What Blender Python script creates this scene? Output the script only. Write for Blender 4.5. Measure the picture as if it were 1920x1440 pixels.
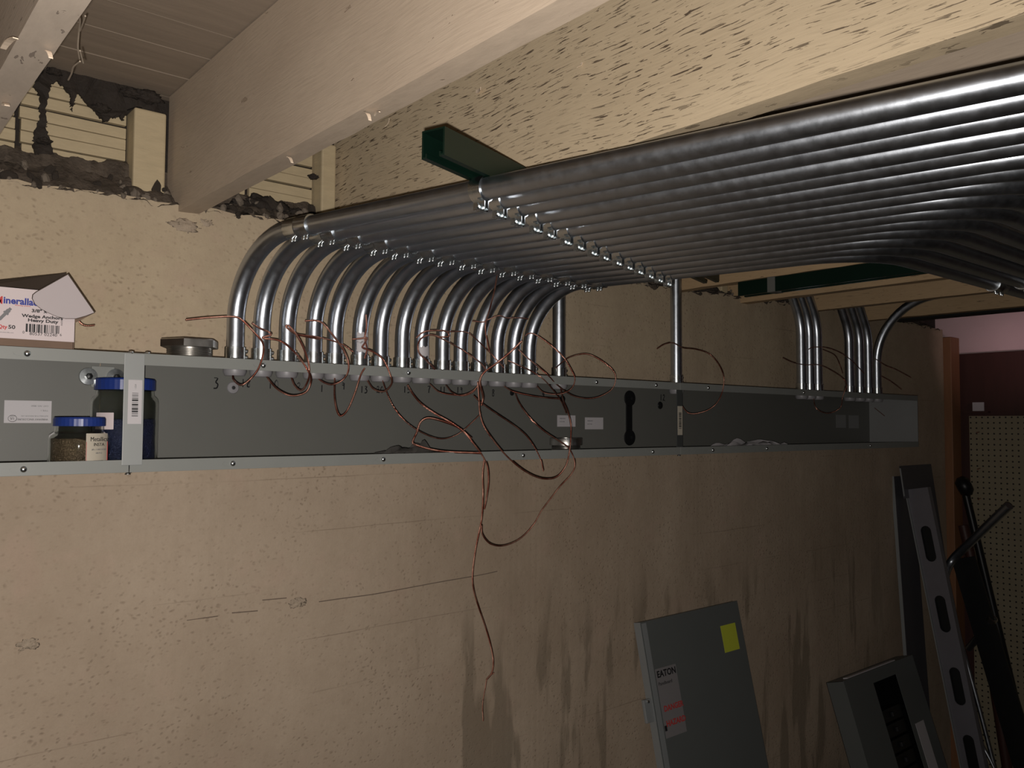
import bpy, bmesh, math, random
from mathutils import Vector, Matrix, noise
from mathutils.geometry import delaunay_2d_cdt
random.seed(7)
PI = math.pi
C = bpy.context.scene.collection
for o in list(bpy.data.objects): bpy.data.objects.remove(o, do_unlink=True)

# ------------------------------------------------------------------ camera, world, lights, exposure
CH = 1.65                                            # camera height above the floor
FPX, YAW, PITCH, ROLL = 1572.0, math.radians(40.185), math.radians(2.714), math.radians(0.24)
fw = Vector((math.sin(YAW)*math.cos(PITCH), math.cos(YAW)*math.cos(PITCH), math.sin(PITCH)))
r0 = Vector((math.cos(YAW), -math.sin(YAW), 0)); u0 = r0.cross(fw)
rt = r0*math.cos(ROLL)+u0*math.sin(ROLL); up = -r0*math.sin(ROLL)+u0*math.cos(ROLL)
cam = bpy.data.objects.new('camera', bpy.data.cameras.new('camera')); C.objects.link(cam)
cam.matrix_world = Matrix(((rt.x, up.x, -fw.x, 0), (rt.y, up.y, -fw.y, 0), (rt.z, up.z, -fw.z, CH), (0, 0, 0, 1)))
cam.data.sensor_width = 36; cam.data.lens = FPX/1920*36; cam.data.clip_start = 0.02
bpy.context.scene.camera = cam
w = bpy.data.worlds.new('world'); bpy.context.scene.world = w; w.use_nodes = True
w.node_tree.nodes['Background'].inputs[0].default_value = (0.6, 0.55, 0.6, 1)
w.node_tree.nodes['Background'].inputs[1].default_value = 0.01
def area(name, loc, target, size, power, col):
    l = bpy.data.lights.new(name, 'AREA'); l.shape = 'DISK'; l.size = size; l.energy = power; l.color = col
    o = bpy.data.objects.new(name, l); C.objects.link(o); o.location = loc
    o.rotation_euler = (Vector(target)-Vector(loc)).to_track_quat('-Z', 'Y').to_euler(); return o
FLASH = 21.0
fl = area('phone_flash', (-0.012, 0.0, CH-0.022), (0.60, 1.30, CH-0.02), 0.012, FLASH, (1.0, 0.93, 0.86))
area('fill_light', (2.9, -1.6, CH+0.25), (2.6, 0.8, CH+0.35), 0.30, 0.12, (0.92, 0.9, 1.0))  # added fill lamp for weak ambient and pipe highlights, no real fixture
dl = area('patch_light', (3.75, 1.05, CH+0.22), (4.3, 1.50, CH+0.40), 0.08, 0.13, (1.0, 0.70, 0.76)); dl.data.spread = math.radians(60)  # unseen pink lamp added in mid-room to brighten the plaster patch
vs = bpy.context.scene.view_settings
vs.view_transform = 'Standard'; vs.look = 'None'; vs.exposure = 0.0; vs.gamma = 1.0; vs.use_curve_mapping = False

# ------------------------------------------------------------------ materials
class NT:
    def __init__(s, name):
        s.m = bpy.data.materials.new(name); s.m.use_nodes = True
        s.t = s.m.node_tree; s.b = s.t.nodes['Principled BSDF']
    def n(s, typ, **kw):
        x = s.t.nodes.new(typ)
        for k, v in kw.items():
            if k in x.inputs.keys(): s.set(x, k, v)
            else: setattr(x, k, v)
        return x
    def set(s, node, k, v):
        if isinstance(v, bpy.types.NodeSocket): s.t.links.new(v, node.inputs[k])
        else: node.inputs[k].default_value = v
    def coord(s, scale=(1, 1, 1), loc=(0, 0, 0), rot=(0, 0, 0)):
        if not hasattr(s, 'tc'): s.tc = s.n('ShaderNodeTexCoord')
        mp = s.n('ShaderNodeMapping'); s.t.links.new(s.tc.outputs['Object'], mp.inputs[0])
        mp.inputs['Scale'].default_value = scale; mp.inputs['Location'].default_value = loc; mp.inputs['Rotation'].default_value = rot
        return mp.outputs[0]
    def noise(s, vec, scale, detail=4, rough=0.6, dist=0.0):
        x = s.n('ShaderNodeTexNoise', Vector=vec, Scale=scale, Detail=detail, Roughness=rough, Distortion=dist); return x.outputs[0]
    def ramp(s, fac, a, b, ca=(0, 0, 0, 1), cb=(1, 1, 1, 1)):
        x = s.n('ShaderNodeValToRGB', Fac=fac); e = x.color_ramp.elements
        e[0].position = a; e[1].position = b; e[0].color = ca; e[1].color = cb; return x.outputs[0]
    def mix(s, fac, a, b, mode='MIX'):
        x = s.n('ShaderNodeMix', data_type='RGBA', blend_type=mode)
        for k, v in ((0, fac), (6, a), (7, b)):
            if isinstance(v, bpy.types.NodeSocket): s.t.links.new(v, x.inputs[k])
            else: x.inputs[k].default_value = v
        return x.outputs[2]
    def math(s, op, a, b=0.0, c=0.0, clamp=False):
        x = s.n('ShaderNodeMath', operation=op); x.use_clamp = clamp
        for i, v in enumerate((a, b, c)):
            if isinstance(v, bpy.types.NodeSocket): s.t.links.new(v, x.inputs[i])
            else: x.inputs[i].default_value = v
        return x.outputs[0]
    def bump(s, h, strength=0.5, dist=0.002):
        x = s.n('ShaderNodeBump', Strength=strength, Distance=dist); s.t.links.new(h, x.inputs['Height'])
        s.t.links.new(x.outputs[0], s.b.inputs['Normal'])
    def base(s, c):
        s.set(s.b, 'Base Color', c)
def c4(r, g, b): return (r, g, b, 1)

def simple(name, col, rough=0.6, metal=0.0, var=0.12, scale=30, bump=0.15, bdist=0.0006, stretch=(1, 1, 1)):
    k = NT(name); v = k.coord(stretch); f = k.noise(v, scale, 5)
    a = c4(*[x*(1-var) for x in col]); b = c4(*[min(1, x*(1+var)) for x in col])
    k.base(k.mix(f, a, b)); k.b.inputs['Roughness'].default_value = rough; k.b.inputs['Metallic'].default_value = metal
    if bump: k.bump(k.noise(v, scale*3, 3), bump, bdist)
    return k.m

def mat_concrete():
    k = NT('painted_concrete')
    v = k.coord()
    big = k.noise(v, 1.6, 5, 0.6, 0.6)
    col = k.mix(k.ramp(big, 0.3, 0.72), c4(.40, .315, .235), c4(.50, .405, .31))
    # yellowish upper coat above the trough
    sep = k.n('ShaderNodeSeparateXYZ', Vector=v)
    X, Z = sep.outputs[0], sep.outputs[2]
    wob = k.noise(v, 6, 4)
    zz = k.math('MULTIPLY_ADD', wob, 0.14, Z)
    upm = k.ramp(zz, CH+0.0, CH+0.28) if False else k.math('SUBTRACT', zz, CH+0.10, 0, True)
    upm = k.math('MULTIPLY', upm, 6, 0, True)
    col = k.mix(k.math('MULTIPLY', upm, 0.55), col, c4(.50, .415, .275))
    # mottled pinkish patches
    col = k.mix(k.math('MULTIPLY', k.ramp(k.noise(v, 9, 3), 0.58, 0.75), 0.35), col, c4(.50, .35, .28))
    # small brown pits and specks
    v2 = k.coord((1, 1, 1.35))
    dn = k.n('ShaderNodeTexNoise', Vector=v2, Scale=22.0, Detail=2.0)
    warp = k.n('ShaderNodeVectorMath', operation='MULTIPLY_ADD')
    k.t.links.new(dn.outputs[1], warp.inputs[0]); warp.inputs[1].default_value = (.03, .03, .03); k.t.links.new(v2, warp.inputs[2])
    vo = k.n('ShaderNodeTexVoronoi', Vector=warp.outputs[0], Scale=75.0)
    spots = k.math('LESS_THAN', vo.outputs['Distance'], 0.235)
    dens = k.ramp(k.noise(v, 6, 5, .7), 0.32, 0.62)
    soft = k.ramp(vo.outputs['Distance'], 0.05, 0.34, c4(1, 1, 1), c4(0, 0, 0))
    sm = k.math('MULTIPLY', soft, dens)
    col = k.mix(k.math('MULTIPLY', k.ramp(k.noise(v, 30, 5, .7), .35, .7), 0.28), col, c4(.33, .25, .18))
    col = k.mix(k.math('MULTIPLY', sm, 0.50), col, c4(.17, .12, .08))
    # greenish grey damp streaks right of centre and grime to the right
    vs_ = k.coord((1, 1, 0.16))
    st = k.ramp(k.noise(vs_, 11, 4, 0.55, 0.2), 0.52, 0.57)
    mx = k.math('MULTIPLY', k.math('MULTIPLY', k.math('SUBTRACT', X, 1.02), 6, 0, True), k.math('MULTIPLY', k.math('SUBTRACT', 3.6, X), 3, 0, True), 0, True)
    top = k.math('MULTIPLY_ADD', k.noise(k.coord((1, 1, 0)), 14, 2), 0.5, Z)
    mz = k.math('MULTIPLY', k.math('SUBTRACT', CH-0.22, top), 7, 0, True)
    col = k.mix(k.math('MULTIPLY', k.math('MULTIPLY', st, mx), k.math('MULTIPLY', mz, 0.62)), col, c4(.17, .14, .10))
    # grime darkening of the coat itself in a broad band under the trough
    gr = k.ramp(k.noise(k.coord((1, 1, 0.5)), 2.3, 5, 0.65), 0.42, 0.66)
    gx = k.math('MULTIPLY', k.math('SUBTRACT', X, 0.55), 1.6, 0, True)
    col = k.mix(k.math('MULTIPLY', k.math('MULTIPLY', gr, gx), 0.38), col, c4(.25, .185, .125))
    # board marks left by the formwork
    lz = k.math('MULTIPLY_ADD', k.noise(k.coord((1, 1, 0)), 2.0, 3), 0.012, Z)
    fr = k.math('FRACT', k.math('MULTIPLY', lz, 1/0.118))
    line = k.math('LESS_THAN', fr, 0.014)
    lm = k.math('MULTIPLY', line, k.ramp(k.noise(k.coord((2.0, 1, 9)), 1.0, 3), 0.53, 0.66))
    col = k.mix(k.math('MULTIPLY', lm, 0.45), col, c4(.17, .12, .085))
    col = k.mix(k.math('MULTIPLY', k.noise(v, 260, 2), 0.16), col, c4(.2, .15, .11))
    k.base(col); k.b.inputs['Roughness'].default_value = 0.75; k.b.inputs['Specular IOR Level'].default_value = 0.25
    h = k.math('ADD', k.math('MULTIPLY', k.noise(v, 70, 5, 0.7), 0.5), k.math('MULTIPLY', sm, -0.6))
    h = k.math('ADD', h, k.math('MULTIPLY', lm, -0.8)); h = k.math('ADD', h, k.math('MULTIPLY', k.noise(v, 7, 3), 1.5))
    k.bump(h, 0.55, 0.003)
    return k.m

def mat_joist(name, ca, cb, crack, flake=0.3, crackcol=(.10, .075, .055), off=0.0):
    # grain along Y
    k = NT(name)
    v = k.coord((1, 1, 1), (off, off*2, off))
    bend = k.noise(k.coord((1, .8, 1), (off, off, 0)), 3.2, 2)
    zz = k.n('ShaderNodeCombineXYZ'); k.t.links.new(k.math('MULTIPLY', bend, 0.045), zz.inputs[2])
    ad = k.n('ShaderNodeVectorMath', operation='ADD'); k.t.links.new(v, ad.inputs[0]); k.t.links.new(zz.outputs[0], ad.inputs[1])
    mp = k.n('ShaderNodeMapping', Vector=ad.outputs[0]); mp.inputs['Scale'].default_value = (8, 2.3, 34)
    big = k.noise(k.coord((1, .5, 1), (off, 0, off)), 4, 5)
    col = k.mix(k.ramp(big, 0.3, 0.7), c4(*ca), c4(*cb))
    col = k.mix(k.math('MULTIPLY', k.ramp(k.noise(mp.outputs[0], 9, 4), .45, .65), 0.18), col, c4(*[x*.62 for x in ca]))
    cr = k.noise(mp.outputs[0], 10, 3, 0.55, 0.35)
    area_ = k.ramp(k.noise(k.coord((1, .6, 1.6), (off+3, 0, 0)), 4.5, 3), 0.30, 0.50)
    m = k.math('MULTIPLY', k.ramp(cr, 0.645-crack, 0.652-crack), area_)
    fl_ = k.ramp(k.noise(k.coord((2, .8, 3), (off, off, 1)), 14, 4, .65), .715-flake*.12, .725-flake*.12)
    m2 = k.math('MAXIMUM', m, k.math('MULTIPLY', fl_, 0.6))
    col = k.mix(k.math('MULTIPLY', m2, 0.95), col, c4(*crackcol))
    k.base(col); k.b.inputs['Roughness'].default_value = 0.62; k.b.inputs['Specular IOR Level'].default_value = 0.3
    h = k.math('ADD', k.math('MULTIPLY', m2, -1.0), k.math('MULTIPLY', k.noise(mp.outputs[0], 7, 4), 0.5))
    k.bump(h, 0.6, 0.002)
    return k.m

def mat_pipe(name='galvanized_steel', col=(.52, .56, .62), r0_=.24, r1=.44):
    k = NT(name); v = k.coord()
    f = k.noise(v, 25, 5, .65)
    k.base(k.mix(f, c4(*[x*.78 for x in col]), c4(*[min(1, x*1.12) for x in col])))
    k.b.inputs['Metallic'].default_value = 1.0
    x = k.n('ShaderNodeMapRange', Value=k.noise(v, 60, 4)); x.inputs[3].default_value = r0_; x.inputs[4].default_value = r1
    k.t.links.new(x.outputs[0], k.b.inputs['Roughness'])
    k.bump(k.noise(v, 320, 2), 0.10, 0.0003)
    return k.m

def mat_copper():
    k = NT('stranded_copper'); v = k.coord()
    f = k.noise(v, 28, 3)
    k.base(k.mix(k.ramp(f, .42, .68), c4(.32, .105, .072), c4(.84, .46, .35))); k.b.inputs['Metallic'].default_value = .9  # pale patches paint bright highlight segments into the copper colour
    k.b.inputs['Roughness'].default_value = .36
    wv = k.n('ShaderNodeTexWave', Vector=k.coord((1, 1, 1), (0, 0, 0), (.5, .6, .7)), Scale=210.0, Distortion=1.0)
    k.bump(wv.outputs[0], .7, .0007); return k.m

def mat_pegboard():
    k = NT('pegboard'); v = k.coord(); s = k.n('ShaderNodeSeparateXYZ', Vector=v)
    a = k.math('SUBTRACT', k.math('FRACT', k.math('MULTIPLY', s.outputs[1], 1/.0254)), .5)
    b = k.math('SUBTRACT', k.math('FRACT', k.math('MULTIPLY', s.outputs[2], 1/.0254)), .5)
    d = k.math('ADD', k.math('MULTIPLY', a, a), k.math('MULTIPLY', b, b))
    h = k.math('LESS_THAN', d, .024)
    col = k.mix(k.noise(v, 8, 4), c4(.24, .20, .13), c4(.31, .27, .185))
    k.base(k.mix(h, col, c4(.015, .012, .01))); k.b.inputs['Roughness'].default_value = .6
    k.bump(k.math('MULTIPLY', h, -1), .6, .003); return k.m

def mat_plastic_clear():
    k = NT('clear_plastic'); k.base(c4(.95, .96, .93)); k.b.inputs['Roughness'].default_value = .06
    k.b.inputs['Transmission Weight'].default_value = 1.0; k.b.inputs['IOR'].default_value = 1.18
    k.bump(k.noise(k.coord(), 40, 3), .1, .0006); return k.m

M = dict(
    concrete=mat_concrete(),
    joistA=mat_joist('joist_paint_smooth', (.41, .345, .285), (.50, .425, .35), -0.02, .05, (.22, .18, .15), 0.3),
    joistB=mat_joist('joist_paint_plain', (.43, .345, .265), (.52, .43, .335), -0.12, .1, (.24, .18, .13), 1.7),
    joistC=mat_joist('joist_paint_checked', (.50, .40, .27), (.60, .49, .34), 0.035, .35, (.085, .06, .042), 4.1),
    joistD=mat_joist('joist_paint_far', (.40, .28, .16), (.48, .34, .20), -0.03, .2, (.16, .11, .07), 6.3),
    plank=simple('floorboard_underside', (.27, .215, .165), .75, 0, .25, 6, .4, .001, (.6, 6, 6)),
    lath=simple('lath_paint', (.47, .385, .245), .7, 0, .18, 20, .5, .001, (1, 1, 4)),
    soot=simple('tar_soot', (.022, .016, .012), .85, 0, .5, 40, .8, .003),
    rubble=simple('crumbling_mortar', (.085, .066, .050), .9, 0, .65, 38, .9, .004),
    crackm=simple('crack_brown', (.17, .13, .10), .9, 0, .3, 30, .3, .001), chip=simple('chipped_render', (.36, .29, .22), .85, 0, .35, 60, .9, .003),  # first entry is the plain brown of the wall cracks
    chunk=simple('mortar_chunk', (.20, .165, .13), .85, 0, .3, 40, .6, .002),
    flake=simple('paint_flake', (.80, .66, .52), .6, 0, .1, 40, .2),
    web=simple('cobweb', (.45, .38, .30), .8, 0, .2, 50, 0),
    floor=simple('floor_concrete', (.08, .065, .052), .8, 0, .3, 5, .4, .002),
    dark=simple('room_wall_paint', (.20, .17, .14), .8, 0, .2, 4, .2, .001),
    post=simple('orange_wood', (.24, .11, .05), .6, 0, .25, 12, .2, .001, (6, 6, .6)),
    redwood=simple('dark_red_panel', (.050, .016, .012), .55, 0, .3, 10, .2, .001, (4, 4, .5)),
    plaster=simple('pink_plaster', (.62, .47, .47), .8, 0, .12, 6, .3, .001),
    unlitgap=simple('unlit_gap_black', (.006, .008, .008), .8, 0, .3, 20, .4, .002),  # black that stands for unlit space past the joists
    peg=mat_pegboard(),
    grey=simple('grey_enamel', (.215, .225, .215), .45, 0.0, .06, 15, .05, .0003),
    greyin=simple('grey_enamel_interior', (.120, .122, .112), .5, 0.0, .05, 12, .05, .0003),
    greyend=simple('grey_end_plate', (.22, .225, .225), .45, .1, .1, 12, .05, .0003),
    strap=simple('grey_strap', (.31, .325, .325), .4, .2, .06, 15, .05, .0003),
    darkstrap=simple('dark_strap', (.06, .065, .065), .45, .2, .06, 15, .05, .0003),
    pipe=mat_pipe(), fit=mat_pipe('zinc_fitting', (.66, .70, .72), .18, .34),
    steel=mat_pipe('turned_steel', (.55, .54, .52), .25, .4),
    copper=mat_copper(),
    green=simple('green_strut_enamel', (.0035, .014, .009), .32, .1, .3, 15, .1, .0005),
    blackmetal=simple('black_metal', (.015, .016, .017), .4, .4, .3, 15, .1, .0005),
    white=simple('white_card', (.60, .52, .53), .6, 0, .04, 10, .05, .0004),
    label=simple('paper_label', (.48, .46, .48), .55, 0, .03, 10, 0),
    flapshade=simple('flap_card_shaded', (.44, .39, .40), .65, 0, .04, 10, .05, .0004),  # white card painted greyer, as the tilted flap is less lit
    shadecard=simple('shaded_card', (.055, .038, .027), .85, 0, .25, 15, .3, .001),  # shade painted into the card, for box inside and flap outline
    brown=simple('brown_cardboard', (.16, .105, .075), .8, 0, .25, 15, .3, .001),
    ink=simple('black_ink', (.012, .012, .014), .6, 0, .1, 5, 0),
    inkgrey=simple('grey_ink', (.17, .17, .18), .6, 0, .1, 5, 0),
    inkblue=simple('blue_ink', (.02, .035, .28), .6, 0, .1, 5, 0),
    inkred=simple('red_ink', (.50, .03, .03), .6, 0, .1, 5, 0),
    redlabel=simple('red_label_print', (.42, .05, .05), .6, 0, .1, 5, 0),
    bluelid=simple('blue_lid_plastic', (.014, .035, .19), .38, 0, .08, 20, .1, .0004),
    clear=mat_plastic_clear(),
    cream=simple('cream_label', (.44, .40, .33), .6, 0, .05, 10, 0),
    fillbrown=simple('jar_fill_brown', (.12, .085, .05), .7, 0, .6, 90, .8, .004),
    fillblue=simple('jar_fill_navy', (.008, .014, .060), .6, 0, .8, 90, .8, .004),
    purple=simple('plug_grey', (.25, .245, .26), .45, .1, .1, 20, 0),
    yellow=simple('yellow_note', (.50, .55, .05), .6, 0, .05, 10, 0),
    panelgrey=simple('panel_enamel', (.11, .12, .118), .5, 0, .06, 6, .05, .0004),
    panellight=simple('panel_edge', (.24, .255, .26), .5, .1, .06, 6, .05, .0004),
    rubber=simple('dark_rag', (.05, .047, .043), .8, 0, .3, 20, .3, .001),
    alu=simple('brushed_aluminium', (.19, .185, .21), .42, .35, .1, 20, .1, .0004),
    coverm=simple('cover_enamel', (.08, .078, .088), .5, .1, .1, 6, .05, .0004),
)

# ------------------------------------------------------------------ geometry helpers
def ray(px, py): return rt*((px-960)/FPX) - up*((py-720)/FPX) + fw
def onY(px, py, Y):
    r = ray(px, py); r = r*(Y/r.y); return Vector((r.x, r.y, r.z+CH))

class MB:
    def __init__(s): s.v = []; s.f = []
    def add(s, vs, fs):
        n = len(s.v); s.v += [tuple(q) for q in vs]; s.f += [tuple(i+n for i in f) for f in fs]; return s
    def box(s, x0, x1, y0, y1, z0, z1, mat=None):
        vs = [Vector((x, y, z)) for x in (x0, x1) for y in (y0, y1) for z in (z0, z1)]
        if mat: vs = [mat @ q for q in vs]
        return s.add(vs, [(0, 1, 3, 2), (4, 6, 7, 5), (0, 4, 5, 1), (2, 3, 7, 6), (0, 2, 6, 4), (1, 5, 7, 3)])
    def prism(s, poly, t, mat):
        # poly in local xy, thickness along local z 0..t
        n = len(poly); vs = [mat @ Vector((x, y, z)) for z in (0, t) for x, y in poly]
        return s.add(vs, [tuple(range(n))[::-1], tuple(range(n, 2*n))]+[(i, (i+1) % n, n+(i+1) % n, n+i) for i in range(n)])
    def tube(s, pts, r, n=16, caps=True, ri=None):
        pts = [Vector(p) for p in pts]; T = []
        for i in range(len(pts)):
            a = pts[max(0, i-1)]; b = pts[min(len(pts)-1, i+1)]; T.append((b-a).normalized())
        N = T[0].orthogonal().normalized(); base = len(s.v); rings = []
        for i, p in enumerate(pts):
            N = (N - T[i]*N.dot(T[i])).normalized(); B = T[i].cross(N)
            rr = r[i] if isinstance(r, (list, tuple)) else r
            for k in range(n):
                a = 2*PI*k/n; s.v.append(tuple(p+(N*math.cos(a)+B*math.sin(a))*rr))
        for i in range(len(pts)-1):
            for k in range(n):
                a = base+i*n+k; b = base+i*n+(k+1) % n; s.f.append((a, b, b+n, a+n))
        if caps:
            s.f.append(tuple(base+k for k in range(n))[::-1]); e = base+(len(pts)-1)*n; s.f.append(tuple(e+k for k in range(n)))
        return s
    def lathe(s, prof, n=32, loc=(0, 0, 0), axis=None):
        # prof: (r,z) list
        mat = Matrix.Translation(loc)
        if axis is not None: mat = mat @ Vector(axis).to_track_quat('Z', 'Y').to_matrix().to_4x4()
        base = len(s.v)
        for r, z in prof:
            for k in range(n): s.v.append(tuple(mat @ Vector((r*math.cos(2*PI*k/n), r*math.sin(2*PI*k/n), z))))
        for i in range(len(prof)-1):
            for k in range(n):
                a = base+i*n+k; b = base+i*n+(k+1) % n; s.f.append((a, b, b+n, a+n))
        return s
    def build(s, name, m, parent=None, smooth=None, bevel=0):
        me = bpy.data.meshes.new(name); me.from_pydata(s.v, [], s.f); me.validate(); me.update()
        bm = bmesh.new(); bm.from_mesh(me); bmesh.ops.recalc_face_normals(bm, faces=bm.faces)
        if bevel:
            es = [e for e in bm.edges if len(e.link_faces) == 2 and e.calc_face_angle(0) > .7]
            bmesh.ops.bevel(bm, geom=es, offset=bevel, segments=2, profile=.5, affect='EDGES')
        bm.to_mesh(me); bm.free()
        if smooth:
            for p in me.polygons: p.use_smooth = True
            me.set_sharp_from_angle(angle=math.radians(smooth))
        me.materials.append(M[m] if isinstance(m, str) else m)
        o = bpy.data.objects.new(name, me); C.objects.link(o)
        if parent: o.parent = parent
        return o
def tag(o, label=None, cat=None, group=None, kind=None):
    if label: o['label'] = label
    if cat: o['category'] = cat
    if group: o['group'] = group
    if kind: o['kind'] = kind
    return o
def empty(name, loc, label, cat, group=None, rz=0):
    o = bpy.data.objects.new(name, None); C.objects.link(o); o.location = loc; o.rotation_euler = (0, 0, rz)
    o.empty_display_size = .02
    return tag(o, label, cat, group)
def copy(o, parent, mat=None):
    c = o.copy(); C.objects.link(c); c.parent = parent
    if mat is not None: c.matrix_basis = mat
    for ch in list(o.children): copy(ch, c)
    return c
def spline(pts, sub=8):
    pts = [Vector(p) for p in pts]; out = []
    P = [pts[0]*2-pts[1]]+pts+[pts[-1]*2-pts[-2]]
    for i in range(1, len(P)-2):
        for j in range(sub):
            t = j/sub; a, b, c, d = P[i-1:i+3]
            out.append(.5*((2*b)+(c-a)*t+(2*a-5*b+4*c-d)*t*t+(3*b-a-3*c+d)*t**3))
    out.append(pts[-1]); return out
def text(body, size, mat4, m, parent, name='lettering', ext=.0002, align='LEFT', bold=0, xs=1.0):
    cu = bpy.data.curves.new('txt', 'FONT'); cu.body = body; cu.size = size; cu.extrude = ext; cu.align_x = align; cu.offset = bold
    cu.resolution_u = 3
    t = bpy.data.objects.new('txt', cu); C.objects.link(t); bpy.context.view_layer.update()
    me = bpy.data.meshes.new_from_object(t.evaluated_get(bpy.context.evaluated_depsgraph_get())); bpy.data.objects.remove(t, do_unlink=True)
    me.transform(mat4 @ Matrix.Diagonal((xs, 1, 1, 1))); me.materials.clear(); me.materials.append(M[m])
    o = bpy.data.objects.new(name, me); C.objects.link(o)
    if parent: o.parent = parent
    return o
# frame whose local x runs along +X, local y along +Z, local z toward the viewer (-Y)
def faceY(x, y, z, roll=0): return Matrix.Translation((x, y, z)) @ Matrix(((1, 0, 0, 0), (0, 0, -1, 0), (0, 1, 0, 0), (0, 0, 0, 1))) @ Matrix.Rotation(roll, 4, 'Z')

W = 1.715            # wall plane
ZJ = CH+.425         # joist undersides
ZS = CH+.685         # floorboards above
XR = 4.13            # right end of the concrete wall

# ------------------------------------------------------------------ the setting
b = MB()
def ztop(x): return CH+.425+.012*math.sin(x*2.3)+.03*min(1, max(0, (x-.2)/2.2)) + .010*noise.noise(Vector((x*14, 1, 0)))+.006*noise.noise(Vector((x*45, 3, 0)))
xs = [-2.2+i*.02 for i in range(int((XR+2.2)/.02)+1)]+[XR]
n = len(xs)
b.v += [(x, W, 0) for x in xs]+[(x, W+.003*noise.noise(Vector((x*9, 0, 5))), ztop(x)) for x in xs]+[(x, W+.22, ztop(x)+.01) for x in xs]+[(x, W+.22, 0) for x in xs]
for i in range(n-1):
    for k in range(3): b.f.append((k*n+i, k*n+i+1, (k+1)*n+i+1, (k+1)*n+i))
    b.f.append((3*n+i, 3*n+i+1, i+1, i))
b.f += [(0, n, 2*n, 3*n), (n-1, 2*n-1, 3*n-1, 4*n-1)]
wall = tag(b.build('wall_back', 'concrete'), kind='structure')

tag(MB().box(-2.2, 4.4, -3.0, W+.22, -.08, 0).build('floor', 'floor'), kind='structure')
tag(MB().box(-2.28, -2.2, -3.0, W+.22, 0, ZS+.05).build('wall_left', 'dark'), kind='structure')
tag(MB().box(-2.2, 4.4, -3.08, -3.0, 0, ZS+.05).build('wall_front', 'dark'), kind='structure')
wr = tag(MB().box(4.3, 4.4, -3.0, W+.22, 0, ZS+.05).build('wall_right', 'plaster'), kind='structure')

ceil = tag(MB().box(-2.2, 4.4, -3.0, W+.22, ZS+.028, ZS+.06).build('ceiling', 'plank'), kind='structure')
y = W+.20; pl = None; i = 0
while y > -3.0:
    h = .118+random.uniform(-.004, .004); z0 = ZS+random.uniform(0, .003)
    MB().box(-2.2, 4.38, y-h, y-.0022, z0, ZS+.027).build('plank', 'plank', ceil); y -= h
JX = [-1.75, -1.36, -.97, -.59, -.21, .168, .565, .950, 1.35, 1.735, 2.115, 2.495, 2.865, 3.292]
JM = {.168: 'joistA', .565: 'joistB', .950: 'joistC', 1.35: 'joistB', 1.735: 'joistC'}
joists = {}
for q, x in enumerate(JX):
    b = MB(); ny = 60; y0, y1 = -3.0, W+.075
    sec = [(0, 0), (.5, 0), (1, 0), (1, .5), (1, 1), (0, 1), (0, .6), (0, .3)]
    base = []
    for j in range(ny+1):
        yy = y0+(y1-y0)*(j/ny)**.6
        for u, v in sec:
            nz = noise.noise(Vector((x*7+u*3, yy*3.1, v*4)))*.0022
            xx = x+u*.040+(nz if u in (0, 1) else 0)
            e = .003*abs(noise.noise(Vector((x*3+u*9, yy*9, v)))) if v == 0 else 0
            b.v.append((xx, yy, ZJ+v*(ZS-ZJ-.0015)+e))
    m = len(sec)
    for j in range(ny):
        for k in range(m): b.f.append((j*m+k, j*m+(k+1) % m, (j+1)*m+(k+1) % m, (j+1)*m+k))
    b.f += [tuple(range(m)), tuple(ny*m+k for k in range(m))]
    joists[x] = b.build('joist', JM.get(x, 'joistD' if x > 1.8 else 'joistB'), ceil, smooth=40)

# black block added in place of the unlit space beyond the last joist
tag(MB().box(3.62, 3.70, -3.0, W+.2, CH+.455, ZS+.027).build('unlit_gap_1', 'unlitgap', bevel=.002), kind='structure')

# lath recess, blocking, mortar ledge and soot above the wall, bay by bay
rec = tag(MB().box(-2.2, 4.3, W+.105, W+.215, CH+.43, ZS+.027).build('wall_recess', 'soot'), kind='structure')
for q in range(len(JX)-1):
    a, e = JX[q]+.041, JX[q+1]-.001
    if JX[q] < .1 or JX[q] > 3: continue
    post = e-.075 if q == 5 else e-.045
    split = a+.085 if q == 5 else a+.14
    zz = CH+.455; nrow = 9
    for k in range(nrow):
        h = .0245
        for s0, s1 in ((a, split-random.uniform(.004, .010)), (split+random.uniform(.0, .006), post-.004)):
            if s1-s0 < .02: continue
            if k == nrow-1 and s0 > a+.02: s0 += .05
            g = Matrix.Translation((0, W+.085, zz+k*h)) @ Matrix.Rotation(random.uniform(-.004, .004), 4, 'Y')
            MB().box(s0, s1, 0, .012+random.uniform(0, .004), .0016, h-.0012, g).build('lath', 'lath', rec, bevel=.0012)
    # blocking post
    p = MB().box(post, e-.012 if q == 5 else e-.008, W+.045, W+.10, CH+.43, ZS-.05 if q == 5 else ZS-.03)
    p.build('blocking', 'lath', rec, bevel=.004)
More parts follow.
